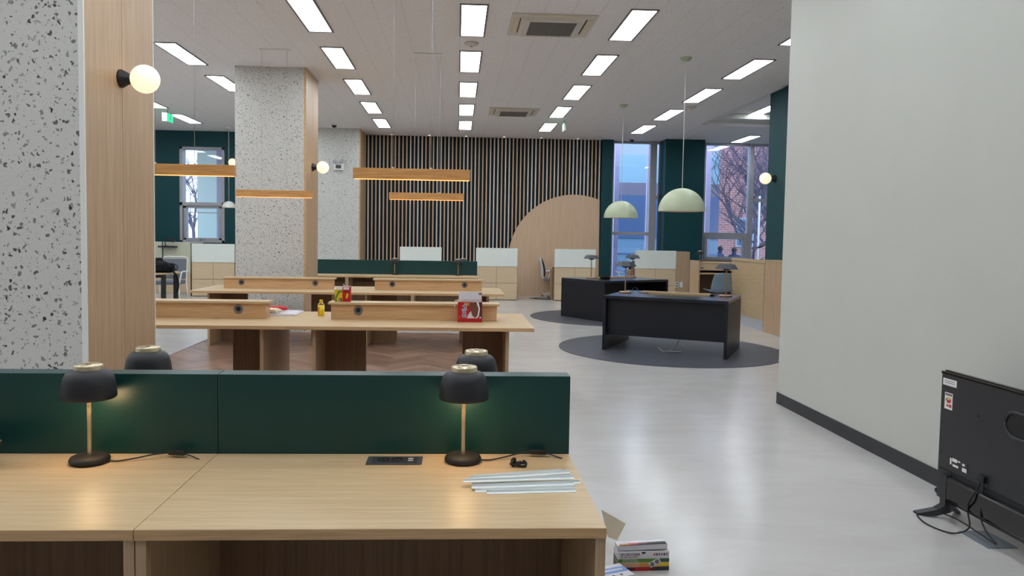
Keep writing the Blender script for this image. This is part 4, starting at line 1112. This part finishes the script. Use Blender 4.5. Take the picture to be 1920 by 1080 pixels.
# power plug + cord
bm = bmesh.new()
tube(bm, crom([(-.012, 3.60, .31), (-.03, 3.60, .26), (-.045, 3.63, .19), (-.03, 3.66, .12), (-.05, 3.62, .05), (-.11, 3.66, .008), (-.16, 3.78, .006), (-.13, 3.92, .006), (-.06, 3.95, .01), (-.02, 3.88, .03), (-.04, 3.72, .055), (-.04, 3.58, .05), (-.035, 3.48, .04), (-.04, 3.44, .045), (-.04, 3.50, .07), (-.035, 3.56, .13), (-.02, 3.575, .22), (-.012, 3.58, .30)], 6), .0042, 8)
bx(bm, -.02, -.001, 3.575, 3.625, .295, .33, bev=.004)
build('power_cord', bm, m_hole, o, 'black cord looping onto the floor')
o = thing('power_plug', 'black two-pin plug lying on the floor beside the television', 'plug', (2.895, 4.27, .02), .5)
bm = bmesh.new(); lathe(bm, [(0, 0), (.017, 0), (.018, .008), (.016, .020), (.007, .030), (.005, .040), (0, .040)], seg=20, mat=Matrix.Rotation(PI/2-.2, 4, 'Y')); tube(bm, crom([(.04, 0, 0), (.06, -.03, .01), (.07, -.1, -.01), (.05, -.25, -.015)]), .004, 8); build('plug_body', bm, m_hole, o)
bm = bmesh.new(); tube(bm, [(0, -.008, 0), (-.018, -.008, .003)], .0022, 6); tube(bm, [(0, .008, 0), (-.018, .008, .003)], .0022, 6); build('pins', bm, m_alu, o)
# grey sheet on floor
bm = bmesh.new(); poly(bm, [(2.632, 3.70, .0006), (2.635, 3.485, .0006), (2.79, 3.485, .0006), (2.785, 3.70, .0006)], (0, 0, .003))
tag(build('floor_tile_sample', bm, m_mat), 'square grey sheet lying on the floor under the television', 'sheet')

# ------------------------------------------------------------------ boxes on the floor by the desk
BX = thing('product_box', 'white box with green, orange and red bands and a picture of a twin socket', 'box', (.742, 3.262, .0), .045)
o = BX
build('carton', box(0, .238, 0, .075, 0, .088, bev=.001), m_paper, o)
def fp(x0, x1, z0, z1, mat, name='print_band', dy=.0006):
    return build(name, box(x0, x1, -dy-.0004, -dy+.0003, z0, z1), mat, o)
fp(.0005, .2375, .040, .056, m_grn); fp(.0005, .2375, .020, .037, m_orange); fp(.0005, .2375, .0005, .018, m_maroon); fp(.08, .15, .001, .018, m_red, dy=.001)
fp(.18, .2375, .040, .056, m_dgrn, dy=.001); fp(.18, .2375, .001, .017, m_ink, dy=.001); fp(.17, .2375, .022, .036, m_yel, dy=.001)
bm = bmesh.new()
for i in range(12):
    for z in (.022, .026, .030, .034, .042, .046, .050, .054):
        x = .008+i*.0075+(z*.3)
        if x < .10-abs(z-.03)*.5: poly(bm, [(x, -.001, z), (x+.0045, -.001, z), (x+.006, -.001, z+.0016), (x+.0015, -.001, z+.0016)], (0, -.0003, 0))
build('mesh_print', bm, m_paper, o)
text('box_text', '접지 노출 2구 콘센트', .0105, m_ink, o, (.012, -.0012, .073), (PI/2, 0, 0), .0002, bold=.0001)
text('box_text', 'AC 250V 16A', .009, m_ink, o, (.012, -.0012, .0615), (PI/2, 0, 0), .0002)
text('box_text', '10개입', .009, m_redink, o, (.066, -.0012, .0615), (PI/2, 0, 0), .0002)
for i, mm in enumerate((m_redink, m_ink, m_redink, m_grey, m_ink, m_grey)):
    fp(.165+i*.0115, .172+i*.0115, .070, .080, mm, 'safety_mark')
bm = bmesh.new(); poly(bm, [(.118+.010*math.cos(a), -.0015, .088+.010*math.sin(a)) for a in [PI+PI*i/10 for i in range(11)]], (0, -.0003, 0)); build('thumb_notch', bm, m_hole, o)
sk = Matrix.Translation((.170, -.003, .037)) @ Matrix.Rotation(-.5, 4, 'Y')
bm = bmesh.new(); bx(bm, -.027, .027, -.001, .001, -.013, .013, bev=.0008, rot=sk); pic = build('socket_picture', bm, m_paper, o)
for dx in (-.013, .012):
    bm = bmesh.new(); disc(bm, .010, .0, .001, seg=20, mat=sk @ Matrix.Translation((dx, -.0012, .001)) @ Matrix.Rotation(PI/2, 4, 'X')); build('socket_ring', bm, m_grey, pic)
build('end_band', box(-.0008, 0, .003, .072, .038, .056), m_dgrn, o); build('end_band', box(-.0008, 0, .003, .072, .001, .036), m_maroon, o)
text('box_text', '■', .008, m_blue, o, (.196, -.0016, .004), (PI/2, 0, 0), .0002)
# lid box lying on top, tilted
L2 = thing('product_box', 'flat white box with an orange and dark stripe lying tilted on the socket box', 'box', (.74, 3.272, .0885), .02)
bm = bmesh.new(); bx(bm, .002, .232, .0, .05, 0, .024, bev=.001, rot=Matrix.Rotation(-.035, 4, 'Y') @ Matrix.Translation((0, 0, .001))); build('carton', bm, m_paper, L2)
for i, mm in enumerate((m_orange, m_redink, m_maroon, m_ink, m_ink)):
    bm = bmesh.new(); bx(bm, .012+i*.043, .012+(i+1)*.043, -.001, .012+.002*i, .0268, .0278, rot=Matrix.Rotation(-.035, 4, 'Y') @ Matrix.Translation((0, 0, .001))); build('stripe', bm, mm, L2)
# cardboard flap
CB = thing('cardboard_box', 'open cardboard box whose beige flap leans out beside the front desk', 'box', (.56, 3.50, 0))
build('carton', box(-.09, .13, .0, .16, 0, .13), m_card, CB)
bm = bmesh.new(); poly(bm, [(.166, -.085, .097), (.212, -.085, .079), (.256, -.06, .151), (.14, -.05, .214)], (.0, .004, .0)); build('flap', bm, m_card, CB)
# blue-white boxes
def bluebox(loc, rz, w, d, h, label, mband):
    o = thing('product_box', label, 'box', loc, rz)
    build('carton', box(0, w, 0, d, 0, h, bev=.001), m_paper, o)
    build('print_band', box(.001, w-.001, d*.35, d*.75, h+.0002, h+.0008), mband, o)
    for i in range(4): build('icon_print', box(.02+i*.04, .032+i*.04, d*.12, d*.2, h+.0002, h+.0008), m_ink, o)
    build('title_print', box(w*.45, w*.9, d*.5, d*.62, h+.0009, h+.0014), m_paper, o)
    return o
bluebox((.60, 3.06, 0), .36, .20, .12, .048, 'flat white and blue printed box on the floor before the socket box', m_lblue)
bluebox((.64, 2.90, 0), .22, .20, .13, .030, 'flat white printed box cut off by the bottom edge, nearest on the floor', m_dgrn)

# ------------------------------------------------------------------ outdoors
bm = bmesh.new(); bx(bm, -40, 60, 19.42, 80, -.3, -.05); o = struct('ground', bm, plain('paving', srgb(120, 125, 130), .9, vary=.1, vs=1))
def facade(x0, x1, y, bands, label, name='building', depth=6):
    o = thing(name, label, 'building', (0, 0, 0))
    for z0, z1, mat, pn in bands: build(pn, box(x0, x1, y, y+depth, z0, z1), mat, o)
    return o
P_ = lambda n, c, r=.5: plain(n, c, r, vary=.04, vs=1)
m_fglass1 = P_('facade_glass_light', srgb(150, 184, 194), .3); m_fdark = P_('facade_glass_dark', srgb(86, 106, 140), .3)
m_fpale = P_('facade_pale', srgb(180, 188, 190)); m_fmauve = P_('facade_mauve', srgb(128, 118, 130)); m_fmid = P_('facade_mid', srgb(120, 150, 170), .4)
m_pink = P_('pink_post', srgb(205, 185, 205))
b = facade(3.5, 9.55, 27, [(-.1, 1.53, m_fmid, 'lower_wall'), (1.53, 3.09, m_fdark, 'glazing'), (3.09, 3.54, m_fmauve, 'floor_band'), (3.54, 4.54, m_fglass1, 'upper_glazing'), (4.54, 9, m_fpale, 'upper_wall')], 'blue-grey panelled building seen through the left tall window')
bm = bmesh.new()
for z in (.3, .95, 1.53): bx(bm, 3.5, 9.56, 26.96, 27, z, z+.04)
build('ledge', bm, m_fdark, b)
for x in (8.2, 8.9): build('wall_pilaster', box(x, x+.25, 26.9, 27, -.1, 9), m_fglass1, b)
g = 'pinkish steel posts outside the tall windows'
for x, lab in ((4.42, 'pinkish post outside, left side of the left tall window'), (5.35, 'pinkish post outside, right side of the left tall window'), (7.05, 'pinkish post outside the right tall window')):
    bm = bmesh.new(); bx(bm, x, x+.13, 21, 21.13, -.06, 6, bev=.01); tag(build('steel_post', bm, m_pink), lab, 'post', g)
bb = thing('building', 'red brick building behind the bare trees, seen through the right tall window', 'building', (0, 0, 0))
build('brick_wall', box(11.6, 19, 35.5, 37, -.1, 11), m_brick, bb)
for x in (13.4, 15.8):
    fr_ = build('window', box(x, x+.9, 35.44, 35.5, 1.2, 2.6), m_fpale, bb); build('pane', box(x+.08, x+.82, 35.42, 35.44, 1.28, 2.52), m_fdark, fr_)
m_bark = P_('bark', srgb(92, 82, 96), .9)
def tree(x, y, seed, label, h=6.5, hh=1.6):
    rr = random.Random(seed); bm = bmesh.new()
    def br(p, d, l, r, lev):
        n = 4; pts = [p]; q = p.copy(); dd = d.copy()
        for i in range(n):
            dd = (dd + Vector((rr.uniform(-.2, .2), rr.uniform(-.2, .2), rr.uniform(-.05, .15)))).normalized(); q = q+dd*l/n; pts.append(q.copy())
        tube(bm, pts, r, 4 if lev > 1 else 7, r1=r*.6)
        if lev >= 4: return
        for k in range(4 if lev else 6):
            t = rr.randint(1, n) if lev else rr.randint(2, n)
            a = rr.uniform(0, 2*PI); side = Vector((math.cos(a), math.sin(a)*.7, rr.uniform(.1, .9))).normalized()
            br(pts[t], (dd*.5+side).normalized(), l*rr.uniform(.6, .85), r*.5, lev+1)
    br(Vector((x, y, -.06)), Vector((rr.uniform(-.12, .12), 0, 1)), hh, .085, 0)
    o = build('bare_tree', bm, m_bark); tag(o, label, 'tree', 'bare winter trees outside')
tree(9.4, 24.2, 3, 'bare branching tree outside the right tall window, left trunk', hh=2.4)
tree(10.7, 24.6, 11, 'bare branching tree outside the right tall window, right trunk', hh=2.4)
tree(12.6, 31.4, 5, 'bare tree close to the red brick building', hh=3.0)
o = thing('outdoor_bench', 'low white bench and table where two people sit outside', 'bench', (11.15, 30.2, -.05))
build('bench_seat', box(-.7, .8, .0, .4, .30, .34), m_wallw, o)
for x in (-.6, .7): build('leg', box(x-.03, x+.03, .05, .35, 0, .30), m_alu, o)
o = thing('outdoor_table', 'low white table beside the two seated people outside', 'table', (11.0, 29.2, -.05))
build('tabletop', box(.0, .9, -.3, .3, .72, .77), m_wallw, o)
for x in (.1, .8): build('leg', box(x-.03, x+.03, -.05, .05, 0, .72), m_alu, o)
def person(loc, rz, label, coat, seed):
    o = thing('person', label, 'person', loc, rz)
    V = [(0, 0, .50), (0, .02, .72), (0, .0, .93), (0, -.02, 1.02), (0, -.05, 1.13), (0, -.06, 1.22),
         (-.17, .0, .92), (-.24, -.08, .72), (-.16, -.26, .66), (.17, 0, .92), (.24, -.08, .72), (.16, -.26, .66),
         (-.10, -.02, .47), (-.13, -.40, .50), (-.13, -.42, .10), (-.13, -.52, .04), (.10, -.02, .47), (.13, -.40, .50), (.13, -.42, .10), (.13, -.52, .04)]
    E_ = [(0, 1), (1, 2), (2, 3), (3, 4), (4, 5), (2, 6), (6, 7), (7, 8), (2, 9), (9, 10), (10, 11), (0, 12), (12, 13), (13, 14), (14, 15), (0, 16), (16, 17), (17, 18), (18, 19)]
    Rr = [.17, .18, .16, .07, .10, .08, .085, .07, .045, .085, .07, .045, .10, .085, .06, .05, .10, .085, .06, .05]
    me = bpy.data.meshes.new('body'); me.from_pydata(V, E_, []); b_ = bpy.data.objects.new('body', me); COL.objects.link(b_); b_.parent = o
    b_.modifiers.new('Skin', 'SKIN'); b_.modifiers.new('Sub', 'SUBSURF').levels = 1
    for i, r in enumerate(Rr): me.skin_vertices[0].data[i].radius = (r, r)
    me.skin_vertices[0].data[0].use_root = True
    dg = bpy.context.evaluated_depsgraph_get(); dg.update(); m2 = bpy.data.meshes.new_from_object(b_.evaluated_get(dg))
    b_.modifiers.clear(); b_.data = m2; m2.materials.clear(); m2.materials.append(coat)
    bm = bmesh.new(); lathe(bm, [(.112*math.sin(i*PI/14), .02-.115*math.cos(i*PI/14)) for i in range(5, 15)], seg=18, mat=Matrix.Translation((0, -.035, 1.17))); build('hair', bm, m_hole, o)
    return o
m_coat = plain('navy_coat', srgb(40, 52, 90), .9)
person((10.80, 30.3, -.03), .6, 'person in a dark coat sitting outside, the left of the two, seen through the window', m_coat, 1)
person((11.42, 30.3, -.08), -.5, 'person in a dark coat hunched outside, the right of the two, seen through the window', m_coat, 2)
# street lamp white pole outside
bm = bmesh.new(); tube(bm, [(9.42, 23, -.06), (9.42, 23, 2.9)], .03, 10); disc(bm, .08, -.05, .5, 9.42, 23, seg=16)
tag(build('lamp_post', bm, m_wallw), 'slim pale pole outside, in the rightmost window bay', 'post')
# left window view
lf = thing('building', 'pale green wall and grey column seen through the left window', 'building', (0, 0, 0))
build('green_wall', box(-8.15, -7.55, 24, 24.5, -.06, 7), P_('mint_wall', srgb(205, 222, 205)), lf); build('grey_column', box(-7.55, -7.25, 24, 24.5, -.06, 7), P_('mauve_column', srgb(150, 142, 158)), lf)
build('soffit', box(-9.5, -6.0, 19.6, 24.4, 4.15, 4.25), wood('soffit_boards', srgb(150, 110, 90), srgb(180, 140, 115), 'x', .6), lf)
tree(-9.6, 28, 21, 'pale bare tree outside the left window', hh=2.2)
